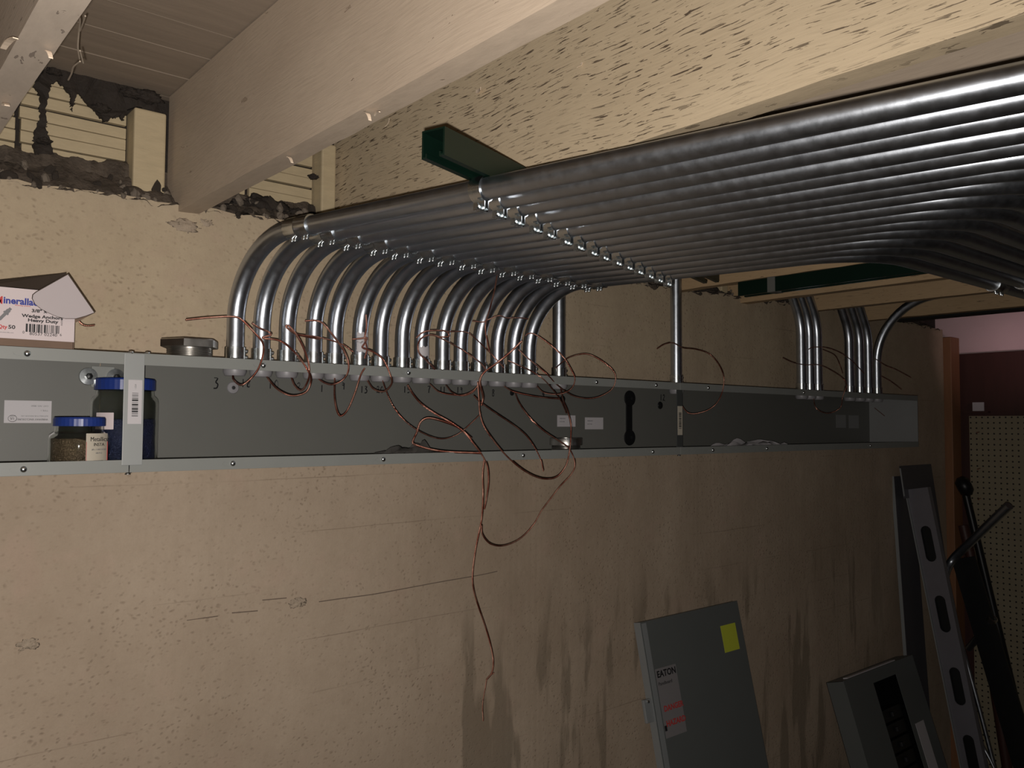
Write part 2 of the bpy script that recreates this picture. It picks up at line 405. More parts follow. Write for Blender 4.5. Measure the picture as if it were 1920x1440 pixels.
# mortar ledge: a rough slope between wall face and lath
b = MB(); nx, nv = 900, 12; x0, x1 = -.2, 4.1
for i in range(nx+1):
    x = x0+(x1-x0)*i/nx
    for j in range(nv+1):
        t = j/nv
        P = Vector((x*22, t*5, 0)); d = noise.fractal(P, 1.0, 2.0, 5)
        yy = W-.004+t*.098+d*.012*(1-t*.5); z = ztop(x)-.006+t*(.078 if x < .6 else .055)+noise.fractal(P+Vector((3, 9, 2)), 1.0, 2.0, 4)*.012+(.02 if t > .8 else 0)
        b.v.append((x, yy, z))
for i in range(nx):
    for j in range(nv): a = i*(nv+1)+j; b.f.append((a, a+1, a+nv+2, a+nv+1))
tag(b.build('mortar_ledge', 'rubble', wall, smooth=50), 'dark crumbling mortar along the wall top')
def chunkmesh(seed):
    bm = bmesh.new(); bmesh.ops.create_icosphere(bm, subdivisions=2, radius=1)
    for v in bm.verts:
        v.co *= 1+.45*noise.noise(v.co*1.3+Vector((seed*7, 0, 0)))+.2*noise.noise(v.co*4+Vector((seed, 3, 0)))
    me = bpy.data.meshes.new('mortar_chunk'); bm.to_mesh(me); bm.free(); me.materials.append(M['chunk' if seed % 3 else 'rubble']); return me
cms = [chunkmesh(i) for i in range(6)]
for i in range(120):
    x = random.uniform(.22, 1.0) if i < 90 else random.uniform(1.9, 2.9)
    t = random.random()**1.5; s = random.uniform(.003, .009)*(1 if i % 9 else 1.4)
    o = bpy.data.objects.new('mortar_chunk', cms[i % 6]); C.objects.link(o); o.parent = wall
    o.location = (x, W+.001+t*.06, ztop(x)-.002+t*.05); o.rotation_euler = (random.uniform(0, 6), random.uniform(0, 6), random.uniform(0, 6))
    o.scale = (s*1.5, s*.8, s)
# chipped plaster spots on the wall face
def blob(name, m, parent, c, rx, ry, rz_, seed, k=1.0):
    bm = bmesh.new(); bmesh.ops.create_icosphere(bm, subdivisions=4, radius=1)
    for v in bm.verts:
        d = 1+.35*k*noise.fractal(v.co*1.6+Vector((seed*5.1, 2, 1)), 1, 2, 4)+.25*k*noise.noise(v.co*6+Vector((seed, 3, 0)))
        v.co = Vector((v.co.x*rx*d, v.co.y*ry*d, v.co.z*rz_*d))
    me = bpy.data.meshes.new(name); bm.to_mesh(me); bm.free(); me.materials.append(M[m])
    for p in me.polygons: p.use_smooth = True
    o = bpy.data.objects.new(name, me); C.objects.link(o); o.parent = parent; o.location = c; return o
for px, py, sx in ((558, 1130, .020), (50, 1208, .018), (350, 425, .03), (385, 418, .018)):
    P = onY(px, py, W); blob('chipped_patch', 'chip', wall, (P.x, W+.001, P.z), sx, .004, sx*.55, px, 1.3)
# long formwork crack
for seg in ([(350, 1163), (408, 1155)], [(435, 1149), (483, 1145)], [(492, 1125), (537, 1121)], [(598, 1128), (640, 1122), (700, 1114), (760, 1103), (830, 1090), (900, 1078), (932, 1071)]):
    MB().tube(spline([(onY(px, py, W).x, W-.0004, onY(px, py, W).z) for px, py in seg], 3), .0012, 5).build('formwork_crack', 'crackm', wall)
# soot: black tarry sheets over the lath, irregular and thick
SOOT = [
 ([(62,160),(95,118),(140,125),(200,140),(245,145),(285,160),(295,185),(296,225),(285,215),(262,200),(240,205),(232,225),(215,218),(195,228),(175,205),(160,190),(150,175),(135,180),(120,165),(108,150),(95,160),(86,200),(88,228),(86,240),(94,262),(104,298),(70,300),(62,268),(64,245),(74,225),(76,205),(74,175)], 6),
 ([(133,165),(142,162),(141,192),(136,208),(132,190)], 2)]
for poly, sd in SOOT:
    P = []
    for i in range(len(poly)):
        a = Vector(poly[i]).to_2d() if False else Vector((poly[i][0], poly[i][1], 0)); c = Vector((*poly[(i+1) % len(poly)], 0))
        for t in [k_/9 for k_ in range(9)]:
            q = a.lerp(c, t); j = Vector((noise.noise(q*.17), noise.noise(q*.17+Vector((50, 0, 0))), 0))*3 + Vector((noise.noise(q*.6), noise.noise(q*.6+Vector((50, 0, 0))), 0))*4.5
            q += j; P.append(onY(q.x, q.y, W+.078))
    cv, ce, cf, *_ = delaunay_2d_cdt([Vector((p.x, p.z)) for p in P], [], [list(range(len(P)))], 1, 1e-6)
    bm = bmesh.new(); vs_ = [bm.verts.new((p.x, W+.078, p.y)) for p in cv]
    for f_ in cf: bm.faces.new([vs_[i_] for i_ in f_])
    ex = bmesh.ops.extrude_face_region(bm, geom=list(bm.faces)); bmesh.ops.translate(bm, verts=[v for v in ex['geom'] if isinstance(v, bmesh.types.BMVert)], vec=(0, .012, 0))
    bmesh.ops.subdivide_edges(bm, edges=bm.edges, cuts=1); bmesh.ops.recalc_face_normals(bm, faces=bm.faces)
    for v in bm.verts: v.co.y += .008*noise.noise(v.co*60)
    me = bpy.data.meshes.new('soot_patch'); bm.to_mesh(me); bm.free(); me.materials.append(M['soot'])
    o = bpy.data.objects.new('soot_patch', me); C.objects.link(o); o.parent = rec
    o['label'] = 'black tarry soot hanging over the laths'
for px, py, s in ((280, 178, .022), (248, 172, .016), (192, 200, .014), (500, 385, .04), (460, 390, .03), (560, 400, .02), (592, 330, .010), (84, 262, .010), (105, 132, .010)):
    P = onY(px, py, W+.06); blob('soot_lump', 'soot', rec, (P.x, W+.07, P.z), s*1.2, .012, s*.55, px, 1.2)

# peeling flakes on the joists
for jx, face, px0, py0, px1, py1, wd in ((.168, 'b', 6, 90, 30, 50, .007), (.168, 'b', 8, 197, 14, 180, .008), (.168, 'b', 88, 95, 96, 88, .006),
        (.565, 'b', 688, 212, 694, 208, .006), (.565, 'b', 702, 216, 712, 192, .0025), (.565, 'b', 540, 294, 548, 290, .006), (.95, 'l', 893, 172, 911, 169, .007), (.95, 'l', 1091, 118, 1093, 130, .004), (.95, 'l', 730, 222, 731, 240, .002)):
    def hit(px, py):
        r = ray(px, py); k = (ZJ-.002-CH)/r.z if face == 'b' else (jx-.002)/r.x
        return Vector((r.x*k, r.y*k, r.z*k+CH))
    A, B = hit(px0, py0), hit(px1, py1); dirv = (B-A); nrm = Vector((0, 0, -1)) if face == 'b' else Vector((-1, 0, 0))
    side = dirv.normalized().cross(nrm)*wd*.5; k = 5; bb = MB()
    for i in range(k+1):
        t = i/k; c = A.lerp(B, t)+nrm*(.012*t*t); w_ = side*(1-.4*abs(t-.4))
        bb.v += [tuple(c-w_), tuple(c+w_), tuple(c+w_+nrm*.0012), tuple(c-w_+nrm*.0012)]
    for i in range(k):
        for q in range(4): bb.f.append((i*4+q, i*4+(q+1) % 4, i*4+4+(q+1) % 4, i*4+4+q))
    bb.f += [(0, 1, 2, 3), (k*4, k*4+1, k*4+2, k*4+3)]
    bb.build('paint_flake', 'flake', joists[jx])
# dangling cobweb thread below the floorboards
web = empty('cobweb', onY(150, 30, 1.2), 'dusty cobweb strand dangling from the leftmost joist', 'cobweb')
wl = web.location
def rel(p): return Vector(p)-wl
for seq in ([(146, 20), (150, 40), (148, 60), (146, 90), (150, 115)], [(150, 115), (138, 125), (134, 138), (128, 150)], [(160, 30), (155, 45), (150, 58)], [(150, 95), (156, 118)]):
    MB().tube(spline([rel(onY(px, py, 1.2+.05*i)) for i, (px, py) in enumerate(seq)], 4), .0011, 5).build('thread', 'web', web)

# right end: post, dark panel, pegboard, things hung there
tag(MB().box(XR+.005, XR+.10, W-.035, W+.02, 0, CH+.42).build('trim_2', 'post', bevel=.003), kind='structure')
tag(MB().box(4.262, 4.299, -1.5, W+.2, .02, CH+.345).build('door_1', 'redwood', bevel=.003), kind='structure')
pb = tag(MB().box(4.235, 4.243, .4, 1.645, .03, CH+.046).build('pegboard', 'peg'), 'tan perforated pegboard standing at the right end of the room', 'pegboard')
pc = tag(MB().box(4.225, 4.232, 1.575, 1.625, CH+.069, CH+.110).build('paper_card', 'label', bevel=.0005), 'small white card above the top edge of the pegboard', 'card')
MB().box(4.232, 4.262, 1.56, 1.66, CH+.060, CH+.068).build('shelf_ledge', 'redwood', pc)
for i, (zz, yy) in enumerate(((-.20, 1.60), (-.34, 1.60), (-.62, 1.59), (-.03, 1.60))):
    hk = MB().tube([(4.232, yy, CH+zz), (4.20, yy, CH+zz-.002), (4.17, yy-.015, CH+zz-.004)], .0022, 6).build('peg_hook', 'copper')
    tag(hk, ['thin reddish peg hook sticking out high on the pegboard edge', 'thin reddish peg hook in the middle of the pegboard edge', 'lowest thin reddish hook on the pegboard edge', 'topmost thin hook just under the pegboard top'][i], 'hook', 'hooks along the pegboard edge')

# ------------------------------------------------------------------ wireway trough
GX0, GX1, GY0, GY1, GT, GB = -1.12, 3.395, 1.511, W-.004, CH+.118, CH-.085
JOINT = [.425, 1.90]
tr = empty('wiring_trough', (GX0, GY0, GB), 'long grey open-fronted metal wiring trough fixed along the concrete wall', 'wireway')
def L(x, y, z): return (x-GX0, y-GY0, z-GB)
def tbox(name, m, x0, x1, y0, y1, z0, z1, bevel=0, parent=tr):
    return MB().box(x0-GX0, x1-GX0, y0-GY0, y1-GY0, z0-GB, z1-GB).build(name, m, parent, bevel=bevel)
t_ = .0016
secs = [(GX0, .425), (.4265, 1.90), (1.9015, GX1)]
for x0, x1 in secs:
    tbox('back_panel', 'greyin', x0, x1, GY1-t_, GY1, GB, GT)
    tbox('top_panel', 'grey', x0, x1, GY0, GY1-t_, GT-t_, GT)
    tbox('bottom_panel', 'grey', x0, x1, GY0, GY1-t_, GB, GB+t_)
    tbox('top_lip', 'grey', x0, x1, GY0-.0012, GY0+.0006, GT-.020, GT+.0004, .0004)
    tbox('bottom_lip', 'grey', x0, x1, GY0-.0012, GY0+.0006, GB-.0004, GB+.021, .0004)
tbox('end_plate', 'greyend', GX1-t_, GX1+.001, GY0, GY1, GB, GT)
tbox('end_plate', 'greyend', GX0-.001, GX0+t_, GY0, GY1, GB, GT)
tbox('joint_strap', 'strap', .413, .446, GY0-.0035, GY0-.0013, GB+.012, GT-.001, .0006)
tbox('joint_strap', 'darkstrap', 1.888, 1.914, GY0+.001, GY0+.003, GB+.001, GT-.018, .0006)
# barcodes on the straps
def sticker(x0, x1, y, z0, z1, m='label', name='sticker', lab=None, parent=tr):
    o = tbox(name, m, x0, x1, y-.0006, y, z0, z1, 0, parent)
    if lab: o['label'] = lab
    return o
def bars(parent, x0, x1, y, z0, z1, horizontal, m='ink', seed=1, name='barcode', off=None):
    rr = random.Random(seed); bb = MB(); p = z0 if horizontal else x0; end = z1 if horizontal else x1
    O = off or (GX0, GY0, GB)
    while p < end:
        wd = rr.choice((.0007, .0012, .002, .0028)); e = min(p+wd, end)
        if horizontal: bb.box(x0-O[0], x1-O[0], y-.0004-O[1], y-O[1], p-O[2], e-O[2])
        else: bb.box(p-O[0], e-O[0], y-.0004-O[1], y-O[1], z0-O[2], z1-O[2])
        p = e+rr.choice((.0008, .0012, .002))
    return bb.build(name, m, parent)
s = sticker(.420, .4425, GY0-.0036, CH-.003, CH+.072, lab='white barcode sticker on the pale strap'); bars(s, .4265, .4365, GY0-.0043, CH+.010, CH+.050, True)
text('1.024', .004, Matrix.Translation(L(.433, GY0-.0044, CH+.056)) @ faceY(0, 0, 0, PI/2), 'inkgrey', s)
s = sticker(1.891, 1.912, GY0+.0008, CH-.030, CH+.052, 'cream', lab='tall barcode sticker on the dark strap'); bars(s, 1.896, 1.907, GY0+.0001, CH-.012, CH+.034, True, seed=4)
# lip screws with their slots
def screw_mesh():
    bb = MB(); bb.lathe([(0, .0042), (.0022, .0040), (.0042, .0028), (.0052, .0008), (.0052, 0)], 14)
    return bb
for x, top in [(.268, 1), (.66, 1), (.985, 1), (1.56, 1), (1.795, 1), (2.03, 1), (2.55, 1), (.268, 0), (.605, 0), (.925, 0), (1.31, 0), (1.78, 0), (2.05, 0), (2.33, 0), (3.0, 0), (-.4, 1), (-.4, 0)]:
    zz = GT-.010 if top else GB+.010
    sl = MB().prism([(.013*math.cos(a)+(.006 if math.cos(a) > 0 else -.006), .0042*math.sin(a)) for a in [i*PI/8 for i in range(16)]], .0008, Matrix.Translation(L(x, GY0-.0012, zz)) @ faceY(0, 0, 0)).build('screw_slot', 'grey', tr)
    o = screw_mesh(); o.v = [tuple((Matrix.Translation(L(x, GY0-.002, zz)) @ faceY(0, 0, 0)) @ Vector(q)) for q in o.v]; o.build('lip_screw', 'fit', tr, smooth=50)
for x, z in ((.425, GT+.001), (.452, GT+.001), (.425, GB-.004), (1.90, GB-.004)):
    MB().lathe([(0, .003), (.0045, .002), (.005, 0), (.0, -.001)], 12, L(x, GY0+.004, z)).build('joint_rivet', 'fit', tr, smooth=50)
# joint brackets inside: plate with two washered bolts
def bracket(x, zc, up_, m):
    g = tbox('joint_bracket', m, x-.020 if up_ else x-.013, x+.020 if up_ else x+.013, GY1-.006, GY1-.002, zc-.020 if up_ else zc-.110, zc+.02 if up_ else zc, .001)
    for dx, dz in (((-.026, 0), (.022, 0)) if up_ else ((0, 0), (-.001, -.118))):
        wr_ = .0165 if up_ else .024
        MB().lathe([(.004, .004), (wr_-.001, .0035), (wr_, .001), (wr_, 0)], 24, L(x+dx, GY1-.006, zc+dz), (0, -1, 0)).build('washer', m if not up_ else 'fit', tr, smooth=40)
        MB().lathe([(0, .012), (.005, .011), (.0062, .008), (.0062, 0)], 6, L(x+dx, GY1-.009, zc+dz), (0, -1, 0)).build('bolt', 'blackmetal', tr)
bracket(.43, CH+.085, True, 'grey'); bracket(1.905, CH+.078, False, 'blackmetal')
# paper stickers on the back panel
def onback(px, py): return onY(px, py, GY1-t_-.0006)
a, e = onback(7, 793), onback(97, 752)
s = sticker(a.x, e.x, GY1-t_, a.z, e.z, lab='white rating sticker pasted upside down')
sx = lambda u: a.x+(e.x-a.x)*u; sz = lambda v: a.z+(e.z-a.z)*v
def txt(body, u, v, size, par, m='inkgrey', roll=PI, al='LEFT'):
    text(body, size, Matrix.Translation(L(sx(u), GY1-t_-.0008, sz(v))) @ faceY(0, 0, 0, roll), m, par, align=al)
txt('WIREWAY ENCLOSURE', .93, .20, .0046, s, 'ink'); txt('SUITABLE FOR INDOOR USE', .93, .34, .0034, s); txt('TYPE 1', .93, .60, .0042, s)
txt('CAT. NO. 8860', .93, .80, .0042, s); txt('UL', .21, .24, .0058, s, 'ink')
MB().tube([L(sx(.175)+.0068*math.cos(k*PI/12), GY1-t_-.0009, sz(.20)+.0058*math.sin(k*PI/12)) for k in range(25)], .0004, 4).build('emblem', 'ink', s)
text('LISTED', .003, Matrix.Translation(L(sx(.24), GY1-t_-.0008, sz(.34))) @ faceY(0, 0, 0, PI), 'ink', s)
for px0, py0, px1, py1 in ((1045, 800, 1079, 779), (1097, 805, 1131, 783)):
    a, e = onback(px0, py0), onback(px1, py1); s = sticker(a.x, e.x, GY1-t_, a.z, e.z)
    txt('WIREWAY', .12, .66, .005, s, roll=0); txt('LISTED 82K', .12, .40, .004, s, roll=0)
for px0, py0, px1, py1 in ((1568, 802, 1586, 778), (1592, 803, 1610, 779)):
    a, e = onback(px0, py0), onback(px1, py1); sticker(a.x, e.x, GY1-t_, a.z, e.z, 'greyend')
# knockout plugs
for px, py, r, m in ((437, 727, .0125, 'purple'), (960, 737, .007, 'blackmetal'), (1055, 748, .010, 'blackmetal'), (1238, 760, .012, 'blackmetal')):
    P = onback(px, py)
    MB().lathe([(0, .004), (r*.32, .004), (r*.36, .0025), (r*.9, .002), (r, .0005), (r, 0)], 24, L(P.x, GY1-t_, P.z), (0, -1, 0)).build('knockout_plug', m, tr, smooth=40)
    if m == 'purple': MB().lathe([(0, .0045), (r*.30, .0044), (r*.3, .003)], 16, L(P.x, GY1-t_, P.z), (0, -1, 0)).build('plug_centre', 'ink', tr, smooth=40)
# handwritten circuit numbers
DIG = {'0': [[(.5, 1), (.1, .7), (.1, .3), (.5, 0), (.85, .3), (.85, .7), (.5, 1)]], '1': [[(.5, 1), (.45, 0)]], '2': [[(.1, .8), (.5, 1), (.8, .75), (.4, .35), (.05, .05), (.5, .1), (1, 0)]],
       '3': [[(.1, 1), (.75, .95), (.4, .6), (.8, .4), (.6, .05), (0, 0)]], '4': [[(.2, 1), (.1, .45), (.9, .5)], [(.65, 1), (.6, 0)]], '5': [[(.85, 1), (.25, .95), (.2, .55), (.75, .5), (.7, .1), (.1, 0)]],
       '7': [[(0, .95), (.8, 1), (.45, .5), (.35, 0)]], '8': [[(.75, .9), (.3, .95), (.25, .65), (.75, .4), (.7, .05), (.2, .1), (.3, .45), (.8, .75), (.75, .9)]], '9': [[(.75, .7), (.35, .95), (.2, .65), (.7, .6), (.8, .9), (.7, 0)]]}
NUM = [('3', 408, 717, 17), ('18', 463, 717, 13), ('10', 515, 719, 15), ('2', 562, 723, 13), ('1', 605, 727, 12), ('9', 645, 722, 13), ('13', 684, 729, 12), ('20', 714, 729, 12), ('15', 764, 729, 12),
       ('7', 806, 729, 13), ('11', 831, 729, 11), ('19', 863, 730, 12), ('8', 926, 735, 14), ('4', 1020, 738, 12), ('12', 1243, 744, 15)]
for s_, px, py, hp in NUM:
    P = onback(px, py+1.5); h = hp*.00128; wd = h*.62; bb = MB(); x = P.x-wd*len(s_)*.6
    for ch in s_:
        for st in DIG[ch]:
            pts = spline([L(x+u*wd*.8, GY1-t_-.0006, P.z-h/2+v*h) for u, v in st], 3)
            bb.tube(pts, .0014, 4)
        x += wd*1.15
    bb.build('handwritten_number', 'ink', tr)
# a little crumpled paper and rag inside the trough
def sheet(name, m, cx, cy, z, lx, ly, amp, seed, label, cat, nx=22, ny=8):
    bb = MB()
    for k in (0, 1):
        for i in range(nx+1):
            for j in range(ny+1):
                u, v = i/nx-.5, j/ny-.5; q = Vector((u*3+seed, v*3, 0))
                taper = 1-.75*max(0, u*2)**1.5
                bb.v.append((u*lx, v*ly*taper+.01*noise.noise(q), amp*(.5+.9*noise.noise(q*1.7))*(1-abs(2*u)**3)+abs(v)*amp*.4-k*.0008+.0006))
    for k in (0, 1):
        for i in range(nx):
            for j in range(ny): a = k*(nx+1)*(ny+1)+i*(ny+1)+j; bb.f.append((a, a+1, a+ny+2, a+ny+1))
    mn = min(q[2] for q in bb.v); bb.v = [(q[0], q[1], q[2]-mn) for q in bb.v]
    o = bb.build(name, m, None, smooth=60); o.location = (cx, cy, z); return tag(o, label, cat)
sheet('crumpled_paper', 'label', 2.36, 1.58, GB+t_+.0003, .42, .07, .032, 3, 'crumpled pale plastic sheet lying in the trough right of the dark strap', 'plastic sheet')
sheet('dark_rag', 'rubber', 1.03, 1.575, GB+t_+.0003, .16, .06, .034, 9, 'dark pointed rag lying on the trough floor', 'rag')

# ------------------------------------------------------------------ conduits
R = .0172; ZT0 = CH+.3605; ZT = ZT0; YB = 1.611; RB = .165
XB = [.646, .700, .755, .815, .864, .925, .977, 1.034, 1.086, 1.146, 1.199, 1.255, 1.312, 1.366, 1.418]
DX, DY = math.sin(math.radians(13.4)), -math.cos(math.radians(13.4))
def zrun(k): return ZT0-.0115*k/14
def arc(c, a, b_, r, a0, a1, n=12):
    return [Vector(c)+Vector(a)*r*math.cos(t)+Vector(b_)*r*math.sin(t) for t in [a0+(a1-a0)*i/n for i in range(n+1)]]
def connector(parent, side=1):
    c = MB().lathe([(R+.0002, .030), (R+.0028, .0295), (R+.0030, .004), (R+.0055, .0038), (R+.0055, 0), (R-.002, 0)], 20, (0, 0, .0005)).build('connector', 'fit', parent, smooth=40)
    for k in (0, 1):
        MB().lathe([(0, .0075), (.003, .007), (.0038, .004), (.0038, 0)], 10, (.0155, -.006, .010+k*.012), (1, -.35, 0)).build('set_screw', 'fit', c, smooth=40)
    MB().lathe([(R-.003, -.024), (R+.002, -.026), (R+.0048, -.020), (R+.005, -.010), (R+.0068, -.0095), (R+.0068, -.003), (R-.003, -.003)], 20, (0, 0, 0)).build('bushing', 'purple', parent, smooth=40)
    return c
def coupling(parent, mid, d):
    d = Vector(d).normalized(); c = MB().lathe([(R+.0001, -.032), (R+.0030, -.0315), (R+.0032, -.002), (R+.0040, 0), (R+.0032, .002), (R+.0030, .0315), (R+.0001, .032)], 20, mid, d).build('coupling', 'fit', parent, smooth=40)
    side = d.cross(Vector((0, 0, 1))).normalized()
    for t in (-.021, -.012, .012, .021):
        ax = (Vector((0, 0, -1))+side*.15).normalized()
        MB().lathe([(.0036, 0), (.0038, .004), (.003, .0072), (0, .008)], 10, Vector(mid)+d*t+ax*(R+.002), ax).build('set_screw', 'fit', c, smooth=40)
    return c
numtxt = ['3', '18', '10', '2', '1', '9', '13', '20', '15', '7', '11', '19', None, '8', None]
posn = ['leftmost', 'second', 'third', 'fourth', 'fifth', 'sixth', 'seventh', 'eighth', 'ninth', 'tenth', 'eleventh', 'twelfth', 'thirteenth', 'fourteenth', 'rightmost']
for k, x in enumerate(XB):
    jit = random.uniform(-.0008, .0008); ZT = zrun(k)
    lab = f'{"leftmost" if k==0 else ("rightmost" if k==14 else posn[k]+" from left")} of the bent galvanized conduits rising from the trough' + (f', near written {numtxt[k]}' if numtxt[k] and k < 6 else '')
    cd = empty('conduit', (x, YB, GT), lab, 'conduit', 'galvanized conduits bent over into the ceiling rack')
    def l(p): return Vector(p)-Vector((x, YB, GT))
    z0 = ZT-RB+jit
    pts = [Vector((x, YB, GT-.012)), Vector((x, YB, GT+.05))]
    pts += arc((x+DX*RB, YB+DY*RB, z0), (-DX, -DY, 0), (0, 0, 1), RB, 0, PI/2, 16)
    yend = .80-(14-k)*.0553+.0   # Y of the leg that leaves to the right
    # the bend to +X: turn of 75.5 degrees plus
    R2 = .17
    ang = math.radians(76.6)
    # left normal of travel toward +X side
    nx_, ny_ = -DY, DX            # perpendicular pointing to +X
    # find start so that final line is y = yend:  y_start + R2*(ny_ + ... )
    # centre = P + n*R2 ; end point = centre + (0,-1)*R2
    ys = yend - R2*ny_ + R2
    s_ = (ys-YB)/DY; P = Vector((x+DX*s_, ys, ZT+jit)); cen = P+Vector((nx_, ny_, 0))*R2
    nst = 10; A = pts[-1]
    pts += [A.lerp(P, i/nst) for i in range(1, nst)]
    pts += arc(cen, (-nx_, -ny_, 0), (DX, DY, 0), R2, 0, ang, 14)
    E_ = pts[-1]; pts += [Vector((E_.x+.3, E_.y, E_.z)), Vector((3.2, E_.y, E_.z))]
    MB().tube([l(p) for p in pts], R, 24).build('pipe', 'pipe', cd, smooth=50)
    connector(cd)
    sC = RB+.028
    coupling(cd, l((x+DX*sC, YB+DY*sC, ZT+jit)), (DX, DY, 0))
    coupling(cd, l((2.245+(.0 if k == 14 else .03), E_.y, ZT+jit)), (1, 0, 0))

def riser(x, label, pts, group=None):
    cd = empty('conduit_riser', (x, YB, GT), label, 'conduit', group)
    MB().tube([Vector(p)-Vector((x, YB, GT)) for p in pts], R, 24).build('pipe', 'pipe', cd, smooth=50); connector(cd); return cd
def bendup(x, zs, r, d, run=.9):
    d = Vector(d).normalized()
    return [Vector((x, YB, GT-.012)), Vector((x, YB, (GT+zs)/2))]+arc((x+d.x*r, YB+d.y*r, zs), (-d.x, -d.y, 0), (0, 0, 1), r, 0, PI/2, 14)+[Vector((x+d.x*(r+run), YB+d.y*(r+run), zs+r))]
riser(1.523, 'straight vertical conduit just right of the fifteen bent ones', bendup(1.523, CH+.44, .14, (0, -1, 0)))
riser(2.01, 'lone straight vertical conduit above the dark strap, marked 12', bendup(2.01, CH+.44, .14, (0, -1, 0)))
def leanup(x, zs, r, tilt):
    # rises, leans toward -X by the tilt angle, then turns toward the room inside the joist bay
    P = [Vector((x, YB, GT-.012)), Vector((x, YB, (GT+zs)/2))]+arc((x-r, YB, zs), (1, 0, 0), (0, 0, 1), r, 0, tilt, 8)
    t = Vector((-math.sin(tilt), 0, math.cos(tilt))); E_ = P[-1]; zq = CH+.50; Q = E_+t*((zq-E_.z)/t.z); r2 = .10
    P.append(Q); ctr = Q+Vector((0, -r2, 0))
    P += [ctr+Vector((0, 1, 0))*r2*math.cos(a_)+t*r2*math.sin(a_) for a_ in [PI/2*i/10 for i in range(1, 11)]]
    P.append(P[-1]+Vector((0, -.6, 0))); return P
for x, lb in ((2.709, 'left'), (2.763, 'middle'), (2.817, 'right')):
    riser(x, f'{lb} one of the trio of far conduits right of the lone riser', leanup(x, CH+.315, .20, math.radians(32)), 'trio of far conduits')
for x, lb in ((3.048, 'left'), (3.126, 'middle'), (3.194, 'right')):
    riser(x, f'{lb} one of three left-leaning conduits nearest the trough end', leanup(x, CH+.31, .17, math.radians(32)), 'left-leaning conduits by the trough end')
riser(3.264, 'last conduit at the trough end, bent toward the right', bendup(3.264, CH+.245, .25, (0, -1, 0), .6))

# ------------------------------------------------------------------ struts and clamps
def strut(name, label, p0, d, length):
    o = empty(name, p0, label, 'strut channel', rz=math.atan2(d[1], d[0]))
    w2, h, t, lip = .0206, .0413, .0027, .0095
    poly = [(-w2, 0), (-w2, h), (w2, h), (w2, 0), (w2-lip, 0), (w2-lip, .007), (w2-lip+t, .007), (w2-lip+t, t), (w2-t, t), (w2-t, h-t), (-w2+t, h-t), (-w2+t, t), (-w2+lip-t, t), (-w2+lip-t, .007), (-w2+lip, .007), (-w2+lip, 0)]
    n = len(poly); bb = MB()
    for xx in (0, length): bb.v += [(xx, a, z) for a, z in poly]
    for i in range(n): bb.f.append((i, (i+1) % n, n+(i+1) % n, n+i))
    # caps as quads
    q = [(0, 1, 10, 11), (1, 2, 9, 10), (2, 3, 8, 9), (3, 4, 7, 8), (4, 5, 6, 7), (11, 12, 15, 0), (12, 13, 14, 15)]
    for a in q: bb.f.append(a); bb.f.append(tuple(n+i for i in a))
    bb.build('channel', 'green', o); return o
CA = math.radians(17.0); cdv = (math.cos(CA), math.sin(CA), 0)
strut('strut_channel', 'dark green strut channel crossing above the conduit rack, cut end facing left', (.674, .975, CH+.3795), cdv, 1.16).rotation_euler.y = math.atan(.0115/.99)
s2 = strut('strut_channel', 'black-green strut channel running under a joist at the right', (2.135, 1.462, CH+.3825), (0, -1, 0), 1.9)
MB().box(.10, .125, -.0216, .0216, -.001, .043).build('strut_label', 'greyin', s2)
# clamps
ca, sa = cdv[0], cdv[1]
def clamp_proto():
    root = empty('strut_clamp', (0, 0, 0), 'x', 'clamp')
    rr = R+.0005; bb = MB()
    for sgn, m in ((1, 'strap_half'), (-1, 'strap_half')):
        prof = [(sgn*.004, .019), (sgn*.0085, .017)]
        prof += [(sgn*rr*math.sin(t), rr*math.cos(t)) for t in [PI*.22+i*(PI*.70)/12 for i in range(13)]]
        prof += [(sgn*.0035, -rr-.002), (sgn*.0035, -rr-.014)]
        bb = MB(); hw = .011; th = .0018
        nn = len(prof)
        for k in range(nn):
            a = Vector(prof[max(0, k-1)]); c = Vector(prof[min(nn-1, k+1)]); t = (c-a).normalized(); nrm = Vector((t.y, -t.x))*(-sgn)
            if nrm.dot(Vector(prof[k])) < 0 and k < nn-2: nrm = -nrm
            p = Vector(prof[k]); q = p+nrm*th
            for u in (-hw, hw): bb.v += [(p.x, u, p.y), (q.x, u, q.y)]
        for k in range(nn-1):
            o4 = k*4
            for f in ((0, 1, 5, 4), (2, 6, 7, 3), (0, 4, 6, 2), (1, 3, 7, 5)): bb.f.append(tuple(o4+i for i in f))
        bb.f += [(0, 2, 3, 1), (nn*4-4, nn*4-3, nn*4-1, nn*4-2)]
        bb.build('strap_half', 'fit', root, smooth=40)
    MB().lathe([(0, -.014), (.0052, -.0138), (.0055, -.009), (.0028, -.009), (.0028, .009), (.0062, .009), (.0062, .0125), (0, .0135)], 6, (0, 0, -R-.0095), (1, 0, 0)).build('bolt', 'fit', root)
    return root
cp = clamp_proto(); first = True
for k, x in enumerate(XB):
    # where the pipe axis crosses the strut line
    # x + DX*s = .674+ca*t ; YB + DY*s = .975+sa*t
    det = DX*(-sa)-DY*(-ca); bx, by = .674-x, .975-YB
    s_ = (bx*(-sa)-by*(-ca))/det
    X, Y = x+DX*s_, YB+DY*s_
    o = cp if first else copy(cp, None); first = False
    o.location = (X, Y, zrun(k)); o.rotation_euler = (0, 0, math.radians(13.4)); o['group'] = 'clamps holding the conduits to the green strut'
    o['label'] = (f'{"leftmost" if k==0 else ("rightmost" if k==14 else posn[k]+" from left")} of the shiny zinc clamps under the green strut')

